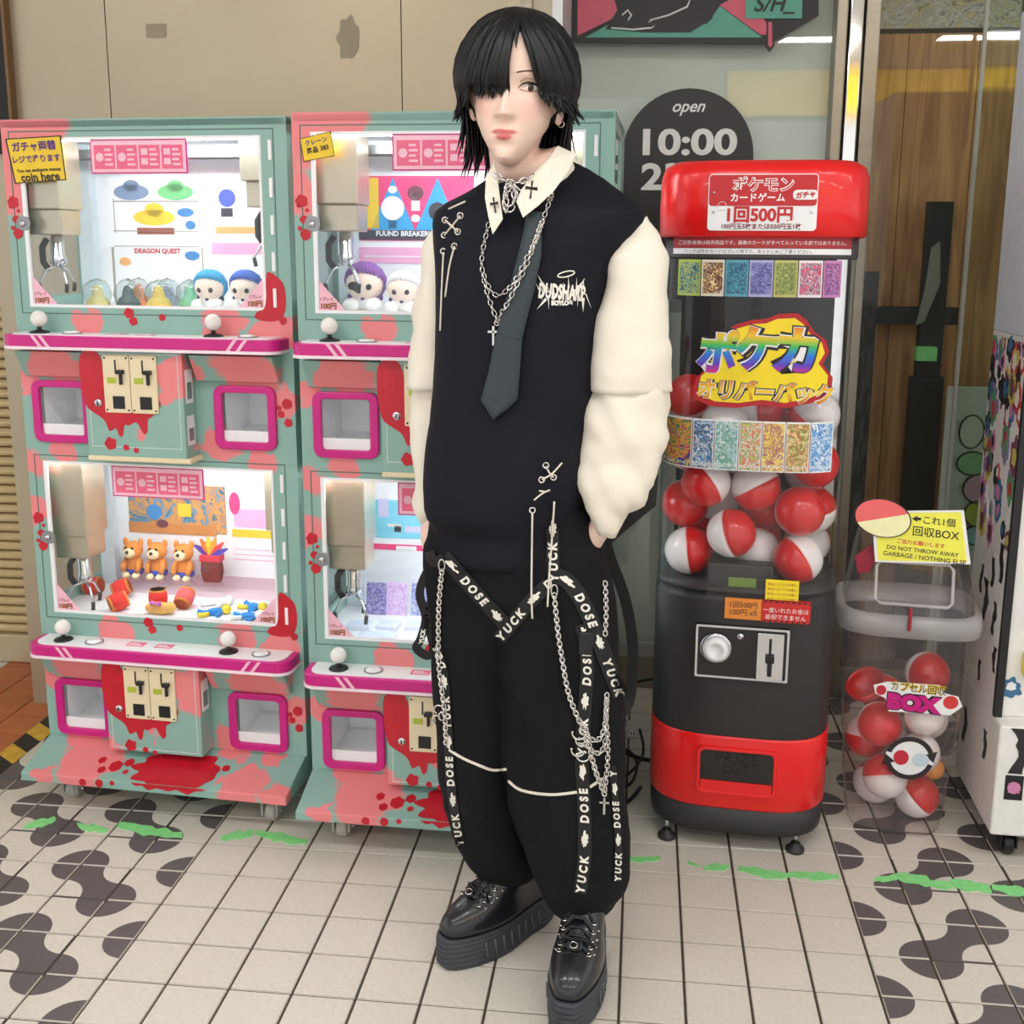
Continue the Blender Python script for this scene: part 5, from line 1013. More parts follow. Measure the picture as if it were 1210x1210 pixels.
# ================================================================== POWER STRIP AND CABLES behind the person
p0 = atz(741, 868); ps = empty('power_strip', (p0.x, p0.y, 0), math.radians(8)); tag(ps, 'white power strip lying on the floor by the shop front', 'power strip')
obj('housing', MB().box(-.05, .05, -.028, .028, 0, .034), mat('strip_white', (206, 204, 196), .4), ps, .004)
for k in (-.025, .012):
    s_ = obj('socket', MB().box(k-.012, k+.012, -.0292, -.027, .008, .026), m_white, ps, .001); obj('slot', MB().box(k-.006, k-.003, -.0296, -.0288, .012, .022).box(k+.003, k+.006, -.0296, -.0288, .012, .022), m_black, s_)
obj('plug', MB().box(-.03, -.006, -.02, .01, .034, .056), m_black, ps, .003)
m_cab = mat('cable_black', (24, 23, 23), .5); R = random.Random(2)
CB = [('thick black cable running from the power strip to the vending machine', [(720, 880, .026), (745, 892, .022), (765, 898, .02), (785, 900, .03)], .006), ('black cable looping beside the power strip', [(756, 862, .05), (760, 890, .042), (742, 915, .026), (716, 920, .026), (708, 895, .045), (722, 880, .06)], .004), ('black cable coiled on the tiles under the power strip', [(704, 900, .004), (722, 930, .004), (746, 925, .004), (752, 898, .004), (735, 884, .005), (712, 890, .004)], .004), ('thin black cable arching up to the vending machine', [(712, 835, .06), (730, 815, .12), (752, 806, .14), (776, 802, .16)], .004), ('dark cable trailing toward the claw machines', [(757, 930, .006), (738, 950, .006), (712, 950, .006), (690, 946, .006), (660, 940, .006)], .005)]
for lb, P, r in CB:
    pts = [atz(x, y, max(z, r)) for x, y, z in P]; q = []
    for i in range(len(pts)-1):
        a_, b_, c_, d_ = pts[max(0, i-1)], pts[i], pts[i+1], pts[min(len(pts)-1, i+2)]
        for k in range(6):
            t = k/6; q.append(.5*((2*b_)+(c_-a_)*t+(2*a_-5*b_+4*c_-d_)*t*t+(3*b_-a_-3*c_+d_)*t**3))
    q.append(pts[-1])
    for p in q: p.z = max(p.z, r)
    tag(obj('cable', MB().tube(q, r, 7), m_cab), lb, 'cable', 'black cables on the floor')

# ================================================================== PERSON
YP = 2.0
base = atz(632, 1120); PR = empty('person', (base.x, base.y, 0)); tag(PR, 'person in a black vest, white shirt and black wide trousers, hands in pockets', 'person')
BO = V((base.x, base.y, 0))
def pobj(name, mb, mats, par=None, **k):
    """person parts are laid out in world metres, stored relative to the person's base"""
    if isinstance(mb, MB): mb.v = [tuple(V(v)-BO) for v in mb.v]
    return obj(name, mb, mats, par or PR, **k)
def bake(mb, voxel=.006, smooth=6, name='t', fac=.5):
    me = mesh(name, mb, m_white); fixn(me); o = bpy.data.objects.new('t', me); COL.objects.link(o)
    r = o.modifiers.new('r', 'REMESH'); r.mode = 'VOXEL'; r.voxel_size = voxel
    if smooth: s = o.modifiers.new('s', 'SMOOTH'); s.iterations = smooth; s.factor = fac
    bpy.context.view_layer.update(); q = bpy.data.meshes.new_from_object(o.evaluated_get(bpy.context.evaluated_depsgraph_get()))
    bpy.data.objects.remove(o); out = MB(); out.add([v.co.copy() for v in q.vertices], [list(p.vertices) for p in q.polygons], 0, True); bpy.data.meshes.remove(q); return out
def normals(mb):
    N = [V() for _ in mb.v]; vv = [V(v) for v in mb.v]
    for f in mb.f:
        n = (vv[f[1]]-vv[f[0]]).cross(vv[f[2]]-vv[f[0]])
        for i in f: N[i] += n
    return [n.normalized() if n.length > 0 else n for n in N]
def displace(mb, fn):
    N = normals(mb); mb.v = [tuple(V(v)+n*fn(V(v))) for v, n in zip(mb.v, N)]; return mb
def bvh(mb): return BVHTree.FromPolygons([V(v) for v in mb.v], mb.f)
def ring_(c, hw, hd, yaw, e=2.3, n=40):
    u = V((cos(yaw), sin(yaw), 0)); w = V((-sin(yaw), cos(yaw), 0)); P = []
    for i in range(n):
        t = 2*PI*i/n; a, b = cos(t), sin(t)
        P.append(c+u*(hw*math.copysign(abs(a)**(2/e), a))+w*(hd*math.copysign(abs(b)**(2/e), b)))
    return P
def resample(rows, step=9):
    out = []
    for i in range(len(rows)-1):
        a, b = rows[i], rows[i+1]; n = max(1, int(abs(b[0]-a[0])/step))
        for k in range(n): t = k/n; out.append(tuple(x+(y-x)*t for x, y in zip(a, b)))
    return out+[rows[-1]]
def body_loft(mb, rows, yaw=0., e=2.3, n=40, step=9, mi=0):
    R = []
    for y, xl, xr, Y, hd in resample(rows, step):
        a, b = aty(xl, y, Y), aty(xr, y, Y); R.append(ring_((a+b)/2, (b-a).length/2, hd, yaw, e, n))
    return mb.loft(R, True, mi)
def fold(p, sx, sz, amp, seed=0): return amp*noise.noise(V((p.x*sx+seed, p.y*sx, p.z*sz)))
m_vest = mat('vest_black', (16, 17, 27), .75, var=.15, scale=8, bump=.15, bscale=500, spec=.25); m_trou = mat('trouser_black', (11, 11, 14), .8, var=.15, scale=10, bump=.15, bscale=400, spec=.25)
m_shirt = mat('shirt_cream', (236, 228, 210), .8, var=.04, scale=12, bump=.1, bscale=500); m_tie = mat('tie_slate', (46, 56, 60), .6, var=.06); m_strap = mat('strap_black', (16, 16, 17), .7, bump=.3, bscale=600)
m_silver = mat('silver', (214, 210, 204), .22, 1.0, var=.05); m_lace = mat('lace_cream', (226, 216, 200), .8); m_print = mat('strap_print', (232, 228, 216), .7)
TY = -.16
# ---- trousers
tb = MB()
body_loft(tb, [(590, 512, 700, YP, .10), (640, 507, 712, YP, .112), (690, 510, 721, YP, .115), (735, 514, 725, YP, .10)], TY)
body_loft(tb, [(640, 507, 630, YP+.01, .108), (700, 511, 630, YP+.01, .108), (750, 515, 622, YP+.01, .105), (800, 519, 616, YP+.01, .10), (850, 522, 612, YP+.01, .097), (900, 525, 610, YP+.01, .095), (950, 531, 616, YP+.02, .092), (985, 540, 629, YP+.03, .086), (1006, 556, 638, YP+.03, .078), (1020, 572, 637, YP+.035, .060), (1026, 584, 632, YP+.035, .048)], TY)
body_loft(tb, [(640, 580, 712, YP-.01, .112), (700, 584, 722, YP-.015, .112), (750, 588, 727, YP-.02, .110), (800, 591, 730, YP-.025, .107), (850, 594, 733, YP-.03, .104), (900, 597, 736, YP-.035, .102), (950, 607, 738, YP-.04, .10), (1000, 622, 740, YP-.045, .096), (1030, 634, 740, YP-.05, .090), (1046, 642, 735, YP-.05, .080), (1060, 652, 720, YP-.045, .060), (1066, 660, 708, YP-.045, .048)], TY)
tb = bake(tb, .0065, 5)
def tfold(p):
    k = min(1, max(0, (1.0-p.z)/.5)); low = max(0, .45-p.z)/.45
    rg = lambda s, a: a*(.5-abs(noise.noise(s)))
    return fold(p, 9, 2.2, .010)+rg(V((p.x*9+p.z*3, p.y*5, p.z*4)), .016*k)+rg(V((p.x*5+2, p.y*5, p.z*17+p.x*6)), .020*low)+fold(p, 16, 9, .005*k, 3)
displace(tb, tfold); B_tr = bvh(tb); TR = pobj('trousers', tb, m_trou)
# ---- vest
vb = MB()
body_loft(vb, [(188, 598, 676, YP+.01, .055), (200, 582, 700, YP+.01, .066), (210, 566, 716, YP+.01, .075), (222, 546, 734, YP, .085), (236, 524, 752, YP, .092), (250, 511, 764, YP, .098), (264, 508, 764, YP, .104), (285, 509, 750, YP, .112), (306, 511, 737, YP, .118), (340, 514, 725, YP, .124), (377, 516, 718, YP, .128), (420, 516, 714, YP, .130), (461, 514, 711, YP, .132), (506, 507, 705, YP, .137), (543, 502, 701, YP, .140), (575, 499, 698, YP, .142), (600, 499, 694, YP, .140), (612, 502, 691, YP, .134), (618, 506, 689, YP, .127), (640, 508, 687, YP, .125), (655, 509, 684, YP, .124)], TY, 2.35, 56, 6)
def vfold(p):
    y = p.z; d = 0
    s = aty(560, 620, YP-.12); e_ = aty(640, 470, YP-.12)         # long diagonal pull fold from the hem to the pocket arm
    t = (p-s).dot(e_-s)/(e_-s).length_squared; q = (p-(s+(e_-s)*t))
    d += .010*math.exp(-(q.x**2+q.z**2)/.0006)*max(0, min(1, 1.6*t*(1.25-t))) if 0 < t < 1.25 else 0
    rg = lambda s, a: a*(.5-abs(noise.noise(s))); lo = max(0, min(1, (1.25-p.z)/.3))
    return d+fold(p, 7, 4, .007, 5)+rg(V((p.x*7-p.z*4, p.y*4, p.z*5+p.x*4)), .014*lo)+rg(V((p.x*5+p.z*3, p.y*4, p.z*3)), .006)
zt, zb = aty(600, 188, YP).z, aty(600, 250, YP).z
vb.v = [(x, y, z-max(0, min(1, (z-zb)/(zt-zb)))*max(0, min(1, (YP+.035-y)/.09))*.062) for x, y, z in vb.v]
displace(vb, vfold); B_v = bvh(vb); VE = pobj('vest', vb, m_vest)
# ---- shirt: long sleeves under boxy short sleeves, collar
def sleeve(rows, n=28, seed=0, amp=.006, step=6):
    mb = MB(); body_loft(mb, rows, 0, 2.2, n, step)
    return displace(mb, lambda p: fold(p, 12, 16, amp, seed)+amp*2.2*(.35-abs(noise.noise(V((p.x*15+p.z*9+seed, p.y*9, p.z*7+p.x*12)))))+amp*.8*(.4-abs(noise.noise(V((p.x*34+seed+p.z*14, p.y*20, p.z*24-p.x*24))))))
SH = empty('shirt'); SH.parent = PR
def spart(name, mb, mats, **k): return pobj(name, mb, mats, SH, **k)
s1 = sleeve([(246, 735, 758, YP+.005, .030), (262, 730, 768, YP-.005, .044), (280, 727, 777, YP-.018, .054), (306, 716, 785, YP-.03, .064), (377, 700, 792, YP-.04, .070), (430, 694, 796, YP-.04, .072), (461, 690, 798, YP-.04, .073)], seed=1, amp=.0075); spart('short_sleeve', s1, m_shirt)
u1 = sleeve([(440, 700, 789, YP-.04, .060), (480, 690, 794, YP-.045, .064), (515, 686, 792, YP-.05, .065), (545, 684, 784, YP-.055, .062), (570, 684, 773, YP-.06, .058), (592, 689, 759, YP-.06, .050), (608, 697, 747, YP-.06, .042), (622, 701, 737, YP-.06, .034), (631, 705, 728, YP-.058, .026)], seed=7, amp=.009); spart('long_sleeve', u1, m_shirt)
s2 = sleeve([(250, 522, 548, YP+.04, .03), (270, 508, 552, YP+.035, .05), (310, 497, 552, YP+.035, .058), (377, 486, 549, YP+.04, .06), (430, 480, 546, YP+.04, .062), (459, 477, 545, YP+.04, .063)], seed=2, amp=.0070); spart('short_sleeve', s2, m_shirt)
u2 = sleeve([(440, 486, 540, YP+.04, .048), (500, 484, 538, YP+.04, .047), (560, 486, 534, YP+.035, .044), (600, 490, 530, YP+.03, .038), (616, 497, 527, YP+.03, .030)], seed=5, amp=.007); spart('long_sleeve', u2, m_shirt)
B_s = [bvh(s1), bvh(u1), bvh(s2), bvh(u2)]
ALLB = [B_v, B_tr]
def surf(x, y, off=.002, trees=None, fb=YP-.1):
    d = ray(x, y).normalized(); best = None
    for b in (trees or ALLB):
        h = b.ray_cast(CAM, d)
        if h[0] is not None and (best is None or h[3] < best): best = h[3]
    if best is None:
        p = aty(x, y, fb); return p-d*off
    return CAM+d*(best-off)
cb = MB(); body_loft(cb, [(172, 603, 668, YP+.005, .056), (190, 594, 678, YP+.005, .060), (206, 588, 684, YP, .064)], TY, 2.1, 36, 4); cb.f = cb.f[:-2]; cb.m = cb.m[:-2]; cb.s = cb.s[:-2]; cb.v = [(x, y, z-max(0, min(1, (YP+.02-y)/.07))*.085) for x, y, z in cb.v]
spart('collar_band', cb, m_shirt)
def flap(pts):
    P = [min((aty(x, y, Y), surf(x, y, .006, [B_v], Y)), key=lambda q: (q-CAM).length) for x, y, Y in pts]; th = V((0, .003, 0)); n = len(P); c = sum(P, V())/n
    mb = MB(); mb.add(P+[p+th for p in P], [list(range(n))[::-1], list(range(n, 2*n))]+[(i, (i+1) % n, n+(i+1) % n, n+i) for i in range(n)]); return mb
fl1 = flap([(583, 190, 1.955), (574, 212, 1.925), (573, 234, 1.900), (577, 256, 1.878), (582, 277, 1.868), (594, 259, 1.868), (591, 236, 1.882), (588, 212, 1.905)])
fl2 = flap([(659, 172, 1.985), (681, 182, 1.985), (672, 202, 1.940), (654, 226, 1.895), (636, 243, 1.872), (618, 257, 1.864), (610, 238, 1.866), (616, 224, 1.876), (630, 206, 1.905), (648, 188, 1.945)])
C1 = spart('collar_flap', fl1, m_shirt); C2 = spart('collar_flap', fl2, m_shirt)
# ---- helpers that lay things on the clothes
def smoothpath(P, n=6):
    P = [tuple(p) for p in P]; q = []
    for i in range(len(P)-1):
        a, b, c, d = P[max(0, i-1)], P[i], P[i+1], P[min(len(P)-1, i+2)]
        for k in range(n):
            t = k/n; q.append(tuple(.5*((2*B)+(C-A)*t+(2*A-5*B+4*C-D)*t*t+(3*B-A-3*C+D)*t**3) for A, B, C, D in zip(a, b, c, d)))
    return q+[P[-1]]
def strap(path, w, off=.004, th=.0025, trees=None, fb=YP-.08, across=3):
    Q = smoothpath(path, 6); top = []; n = len(Q)
    for i in range(n):
        a, b = Q[max(0, i-1)], Q[min(n-1, i+1)]; tx, ty = b[0]-a[0], b[1]-a[1]; L_ = math.hypot(tx, ty) or 1; nx, ny = -ty/L_, tx/L_
        top.append([surf(Q[i][0]+nx*w*(k/across-.5), Q[i][1]+ny*w*(k/across-.5), off, trees, fb) for k in range(across+1)])
    mb = MB(); bot = [[p+ray(622, 544).normalized()*th for p in r] for r in top]
    rings = [t+b[::-1] for t, b in zip(top, bot)]; mb.loft(rings, True, 0, False); return mb
def letters(s, path, hpx, off=.0062, trees=None, fb=YP-.08, flip=False, gap=1.05, start=0.):
    """letters set along the path; the line of text runs with the path"""
    Q = smoothpath(path, 10); D = [0]
    for a, b in zip(Q, Q[1:]): D.append(D[-1]+math.hypot(b[0]-a[0], b[1]-a[1]))
    def at(d):
        d = max(0, min(D[-1]-1e-3, d))
        for i in range(len(D)-1):
            if D[i+1] >= d:
                t = (d-D[i])/(D[i+1]-D[i]+1e-9); a, b = Q[i], Q[i+1]; L_ = math.hypot(b[0]-a[0], b[1]-a[1]) or 1
                return a[0]+(b[0]-a[0])*t, a[1]+(b[1]-a[1])*t, (b[0]-a[0])/L_, (b[1]-a[1])/L_
    mb = MB(); pos = start; i = 0
    while pos < D[-1]-hpx*.4:
        ch = s[i % len(s)]; i += 1
        if ch == ' ': pos += hpx*.55; continue
        if ch == '#':                                   # the jagged emblem between the words
            w = hpx*1.9; cx, cy, tx, ty = at(pos+w/2); nx, ny = (ty, -tx)
            R_ = random.Random(i); P = []
            for k in range(26):
                t = 2*PI*k/26; rr = R_.uniform(.55, 1.15); P.append((w/2*rr*cos(t), hpx*.42*rr*sin(t)))
            mb.add([surf(cx+a*tx+b*nx, cy+a*ty+b*ny, off, trees, fb) for a, b in P], [list(range(26))]); pos += w+hpx*.35; continue
        vs_, fs_, asp = textmesh(ch, .05); w = hpx*min(1.15, asp)*.92; cx, cy, tx, ty = at(pos+w/2); nx, ny = (ty, -tx)
        mb.add([surf(cx+(a*w+b*hpx*.12)*tx+b*hpx*nx, cy+(a*w+b*hpx*.12)*ty+b*hpx*ny, off, trees, fb) for a, b in vs_], fs_); pos += w+hpx*(gap-.75)
    return mb
def cord(path, r, off=.003, trees=None, fb=YP-.1, n=6): return MB().tube([surf(x, y, off+r, trees, fb) for x, y in smoothpath(path, 5)], r, n)
def eyelet(x, y, r=.005): 
    p = surf(x, y, .003); return MB().torus(p, r, .0016, ray(x, y), 12, 6)
def chain(path, link=.0075, wire=.0014, off=.006, trees=None, fb=YP-.1, step=.0085, free=None):
    pts = [surf(x, y, off, trees, fb) if free is None else aty(x, y, free) for x, y in smoothpath(path, 8)]; D = [0]
    for a, b in zip(pts, pts[1:]): D.append(D[-1]+(b-a).length)
    mb = MB(); d = 0; i = 0; k = 0
    while d < D[-1]:
        while D[i+1] < d: i += 1
        t = (d-D[i])/(D[i+1]-D[i]+1e-9); p = pts[i].lerp(pts[i+1], t); tg = (pts[i+1]-pts[i]).normalized(); vw = ray(622, 544).normalized()
        s_ = vw.cross(tg).normalized(); ax = (vw if k % 2 == 0 else (vw*.35+s_).normalized()); mb.torus(p, link*.42, wire, ax, 8, 4, 0, 1.55, tg-ax*tg.dot(ax)); d += step; k += 1
    return mb
def part_(name, mb, mt, par, stuff=False):
    o = pobj(name, mb, mt, par)
    if stuff: o['kind'] = 'stuff'
    return o
# ---- tie
rows = [(250, 622, 640), (275, 618, 640), (300, 612, 640), (340, 602, 632), (375, 592, 623), (399, 585, 617), (440, 577, 614), (473, 568, 611), (484, 575, 599), (496, 582, 584)]
top = [[surf(xl+(xr-xl)*k/4, y, .012+(.004 if k in (1, 2, 3) else 0), [B_v]) for k in range(5)] for y, xl, xr in resample(rows, 8)]
bot = [[p+V((0, .006, 0)) for p in r] for r in top]; TI = pobj('tie', MB().loft([t+b[::-1] for t, b in zip(top, bot)], True, 0, True), m_tie); B_tie = BVHTree.FromPolygons([p for r in top for p in r], [(i*5+k, i*5+k+1, i*5+k+6, i*5+k+5) for i in range(len(top)-1) for k in range(4)])
pobj('tie_fold', MB().tube([surf(x, y, .0012, [B_tie]) for x, y in ((588, 393), (602, 399), (616, 401))], .0012, 5), m_tie, TI)
FR_ = [B_v, B_tie]
# ---- collar crosses
Bf1 = bvh(flap([(583, 190, 1.955), (574, 212, 1.925), (573, 234, 1.900), (577, 256, 1.878), (582, 277, 1.868), (594, 259, 1.868), (591, 236, 1.882), (588, 212, 1.905)])); Bf2 = bvh(flap([(659, 172, 1.985), (681, 182, 1.985), (672, 202, 1.940), (654, 226, 1.895), (636, 243, 1.872), (618, 257, 1.864), (610, 238, 1.866), (616, 224, 1.876), (630, 206, 1.905), (648, 188, 1.945)]))
def crosspoly(cx, cy, h, w, ang):
    P = [(0, -h*.42), (.7, -h*.36), (.55, -h*.08), (w*.5, -h*.12), (w*.5, .06*h), (.55, .04*h), (.8, h*.5), (-.8, h*.5), (-.55, .04*h), (-w*.5, .06*h), (-w*.5, -h*.12), (-.55, -h*.08), (-.7, -h*.36)]
    c, s = cos(ang), sin(ang); return [(cx+x*c*1.6-y*s, cy+x*s*1.6+y*c) for x, y in P]
for (cx, cy, h, w, a), tr, par in (((584, 241, 21, 6, -.15), Bf1, C1), ((628, 223, 24, 9, .12), Bf2, C2)):
    P = crosspoly(cx, cy, h, w, a); mb = MB(); mb.add([surf(x, y, .0014, [tr]) for x, y in P], [list(range(len(P)))]); pobj('cross_embroidery', mb, m_black, par)
# ---- necklaces
NB = [B_v, B_tie, Bf1, Bf2]
n1 = pobj('necklace', chain([(577, 266), (570, 300), (570, 320), (575, 343), (582, 365), (588, 378)], .0085, .0013, .005, [B_v], step=.0098), m_silver); n1['kind'] = 'stuff'
for path in ([(588, 378), (601, 356), (612, 334), (622, 313), (634, 280), (645, 250), (653, 227)], [(572, 326), (577, 338), (587, 349), (599, 343), (611, 328), (621, 308), (632, 286), (642, 258)]): part_('necklace', chain(path, .0085, .0013, .005, FR_, step=.0098), m_silver, PR, True)
def cross3(p, h, w, r, vw): return MB().box(p.x-r, p.x+r, p.y-r*.6, p.y+r*.6, p.z-h*.62, p.z+h*.38).box(p.x-w/2, p.x+w/2, p.y-r*.6, p.y+r*.6, p.z+h*.02, p.z+h*.02+2*r)
p = surf(583, 394, .006, FR_); pobj('cross_pendant', cross3(p, .034, .020, .0022, None), m_silver, bevel=.0006)
p = surf(587, 382, .006, FR_); pobj('pendant_ring', MB().torus(p, .004, .0011, ray(587, 382), 12, 5), m_silver)
part_('choker', chain([(588, 208), (598, 214), (608, 216), (620, 213), (630, 206)], .012, .0022, .004, None, 1.90, .012, free=1.893), m_silver, PR, True)
part_('choker', chain([(600, 222), (598, 236), (597, 248), (604, 246), (608, 232), (607, 220)], .012, .0020, .004, None, 1.87, .012, free=1.874), m_silver, PR, True)
pobj('pin_ring', MB().torus(aty(602, 232, 1.868), .010, .0016, ray(602, 232), 16, 6, 0, 1.7, V((.1, 0, 1))), m_silver)
# ---- vest lacing and embroidery
for P in ([(530, 247), (550, 238)], [(544, 255), (525, 278)], [(526, 260), (541, 274)], [(524, 298), (522, 340), (520, 391)], [(537, 291), (531, 315), (526, 351)], [(645, 551), (650, 560), (654, 564)], [(640, 567), (652, 560), (664, 547)], [(631, 591), (641, 583), (650, 579)], [(637, 580), (644, 581)]): pobj('lace', cord(P, .0017, .001), m_lace, VE)
for P in ([(629, 606), (628.5, 650), (628, 700), (629, 731)], [(655, 593), (652, 640), (649, 680), (647, 717)]): pobj('lace', cord(P, .0019, .008), m_lace, VE)
for x, y in ((544, 255), (526, 260), (541, 274), (525, 278), (524, 297), (537, 291), (645, 550), (640, 567), (654, 564), (629, 603)): pobj('eyelet', eyelet(x, y), m_silver, VE)
eb = MB(); fn = lambda px, py: surf(px, py, .0016, [B_v])
vs_, fs_, asp = textmesh('DUDSHARP', .04, .2); eb.add([fn(664+a*56, 345-b*19+a*4) for a, b in vs_], fs_)
R = random.Random(4)
for k in range(26):
    x = 637+k*2.2; y = 345+R.uniform(-5, 5); L_ = R.uniform(8, 19)*(1 if k % 2 else -1); dx = R.uniform(-4, 4)+(x-664)*.12
    eb.add([fn(x-.9, y), fn(x+.9, y), fn(x+dx, y+L_)], [(0, 1, 2)])
for P in ([(634, 322), (648, 345), (645, 346)], [(634, 366), (644, 352), (647, 354)], [(692, 328), (682, 345), (679, 343)], [(689, 369), (687, 352), (691, 352)]): eb.add([fn(*p) for p in P], [(0, 1, 2)])
vs_, fs_, asp = textmesh('BOYLOG', .08); eb.add([fn(664+a*25, 358-b*6) for a, b in vs_], fs_)
o = pobj('embroidery', eb, m_print, VE); o['kind'] = 'stuff'
pobj('embroidered_halo', MB().tube([fn(669+10*cos(2*PI*i/16), 324+3.2*sin(2*PI*i/16)-2*cos(2*PI*i/16)) for i in range(16)], .0013, 5, closed=True), m_print, VE)
# ---- printed straps on the trousers
WD = 'YUCK # DOSE # '
A_ = [(524, 657), (545, 681), (570, 709), (596, 737)]; STR = [('A', A_, 17, ' # DOSE', 10.5), ('B', [(589, 756), (604, 738), (625, 713), (648, 690)], 17, 'YUCK # D', 10.5), ('C', [(653, 625), (653, 650), (654, 672), (655, 688)], 15, None, 11), ('D', [(656, 679), (672, 688), (688, 711), (703, 744), (716, 778), (733, 822)], 19, ' # DOSE # YUCK', 11),
       ('E', [(687, 738), (691, 756), (694, 790), (692, 822), (690, 850), (688, 885), (688, 915), (690, 945), (691, 985), (690, 1020), (685, 1056)], 16, None, 10.5), ('F', [(724, 905), (726, 930), (729, 970), (731, 1005), (730, 1042)], 8, None, 8), ('G', [(514, 762), (523, 792), (527, 830), (530, 880), (532, 920), (537, 960), (544, 1000)], 11, None, 9)]
for nm, path, w, txt, h in STR:
    o = pobj('printed_strap', strap(path, w), m_strap, TR)
    t = path if txt else path[::-1]
    q = pobj('strap_lettering', letters(txt or WD, t, h), m_print, o); q['kind'] = 'stuff'
p = surf(692, 760, .006); pobj('strap_buckle', MB().box(p.x-.013, p.x+.013, p.y-.004, p.y+.004, p.z-.022, p.z+.022), m_black, TR, bevel=.003)
pobj('belt_loop', strap([(507, 652), (512, 664), (524, 660)], 12, .008), m_strap, TR)
# free hanging strap loops
def ribbon(path, w, Y, th=.003):
    Q = smoothpath([(x, y, Y_) for x, y, Y_ in path], 6); rings = []
    for i in range(len(Q)):
        a, b = Q[max(0, i-1)], Q[min(len(Q)-1, i+1)]; L_ = math.hypot(b[0]-a[0], b[1]-a[1]) or 1; nx, ny = -(b[1]-a[1])/L_, (b[0]-a[0])/L_
        p, q = aty(Q[i][0]+nx*w/2, Q[i][1]+ny*w/2, Q[i][2]), aty(Q[i][0]-nx*w/2, Q[i][1]-ny*w/2, Q[i][2]); rings.append([p, q, q+V((0, th, 0)), p+V((0, th, 0))])
    return MB().loft(rings, True, 0, False)
HS = pobj('hanging_strap', ribbon([(713, 632, 2.03), (722, 662, 2.06), (738, 706, 2.08), (747, 755, 2.09), (747, 800, 2.09), (742, 832, 2.08), (728, 846, 2.04), (716, 838, 2.0)], 13, 0), m_strap, TR)
pobj('hanging_strap', ribbon([(514, 660, 1.95), (500, 685, 1.95), (496, 705, 1.95), (503, 730, 1.95), (497, 755, 1.95), (492, 766, 1.95), (505, 775, 1.95), (512, 765, 1.95), (506, 735, 1.95), (511, 700, 1.95), (514, 680, 1.95)], 10, 0), m_strap, TR)
mb = MB(); vs_, fs_, asp = textmesh('YUCK', .05); mb.add([aty(499-b*6+a*3, 752-a*18, 1.948) for a, b in vs_], fs_); q = pobj('strap_lettering', mb, m_print, TR); q['kind'] = 'stuff'
# black shoulder pouch behind the elbow
mb = MB().ell((0, 0, 0), (.05, .03, .06), 18, 12); cpt = aty(742, 600, 2.09); bgp = MB(); body_loft(bgp, [(560, 735, 778, 2.09, .02), (575, 722, 777, 2.09, .035), (596, 712, 775, 2.09, .04), (615, 708, 752, 2.09, .035), (640, 708, 724, 2.08, .02)], 0, 2.2, 24); pobj('pouch', bgp, m_strap)
# piping at the knees
for P in ([(531, 886), (545, 895), (565, 904), (582, 910), (598, 909)], [(601, 923), (612, 932), (630, 937), (655, 939), (682, 936)], [(697, 930), (708, 923), (716, 918)]): pobj('knee_piping', cord(P, .0028, .000), m_lace, TR)
# chains on the trousers
CHN = [[(655, 704), (657, 725), (660, 752), (666, 790), (672, 820), (684, 851), (697, 872), (708, 873), (715, 855), (717, 825)], [(717, 822), (716, 850), (718, 880), (717, 910), (714, 936)], [(692, 862), (697, 885), (704, 912), (714, 938)], [(692, 880), (702, 889), (711, 887), (717, 868)], [(715, 690), (716, 720), (715, 750)], [(522, 676), (519, 710), (518, 750), (519, 790), (523, 822), (526, 850), (527, 880)]]
for i, P in enumerate(CHN):
    o = pobj('trouser_chain', chain(P, .0095, .0018, .010, [B_tr], step=.0075), m_silver, TR); o['kind'] = 'stuff'
p = surf(714, 950, .010); pobj('chain_cross', cross3(p, .034, .018, .002, None), m_silver, TR, bevel=.0005)
for x, y in ((522, 668), (655, 698)): p = surf(x, y, .012); pobj('snap_hook', MB().torus(p, .006, .0016, ray(x, y), 12, 5, 0, 1.9, V((0, 0, 1))), m_silver, TR)
for x, y in ((684, 866), (688, 874), (683, 886), (689, 892)):
    p = surf(x, y, .010); pobj('hook_charm', MB().tube([p+V((.012*cos(t), -.002, .012*sin(t))) for t in [PI*.9+i*PI*1.1/10 for i in range(11)]], .0020, 6), m_silver, TR)
for x, y in ((519, 838), (524, 846), (517, 850)): p = surf(x, y, .010, None, YP-.03); pobj('hook_charm', MB().tube([p+V((.009*cos(t), -.002, .009*sin(t))) for t in [PI*.2+i*PI*1.2/10 for i in range(11)]], .0018, 6), m_silver, TR)

# ---- body: head, neck, trunk, arms and legs as one skin
HC = aty(610, 107, 1.985); HF = math.radians(4); HROLL = math.radians(3.5)
fwd_ = V((-sin(HF), -cos(HF), -.03)).normalized(); rgt_ = V((cos(HF), -sin(HF), 0)); rgt_ = (rgt_-fwd_*rgt_.dot(fwd_)).normalized(); upv = fwd_.cross(rgt_)*-1
if upv.z < 0: upv = -upv
r2 = rgt_*cos(HROLL)+upv*-sin(HROLL); u2_ = upv*cos(HROLL)+rgt_*sin(HROLL)
def HP(x, f, z): return HC+r2*x+fwd_*f+u2_*z         # head space: x to the viewer's right, f towards the viewer, z up from the eye line
def interp(tab, z):
    for (a, va), (b, vb) in zip(tab, tab[1:]):
        if a >= z >= b:
            t = (a-z)/(a-b); t = t*t*(3-2*t)*.35+t*.65; return va+(vb-va)*t
    return tab[0][1] if z > tab[0][0] else tab[-1][1]
Wt = [(.120, .0), (.116, .024), (.106, .045), (.085, .064), (.05, .0735), (.02, .0745), (0, .073), (-.03, .070), (-.055, .063), (-.08, .0505), (-.10, .0375), (-.118, .0235), (-.128, .012), (-.132, .0)]
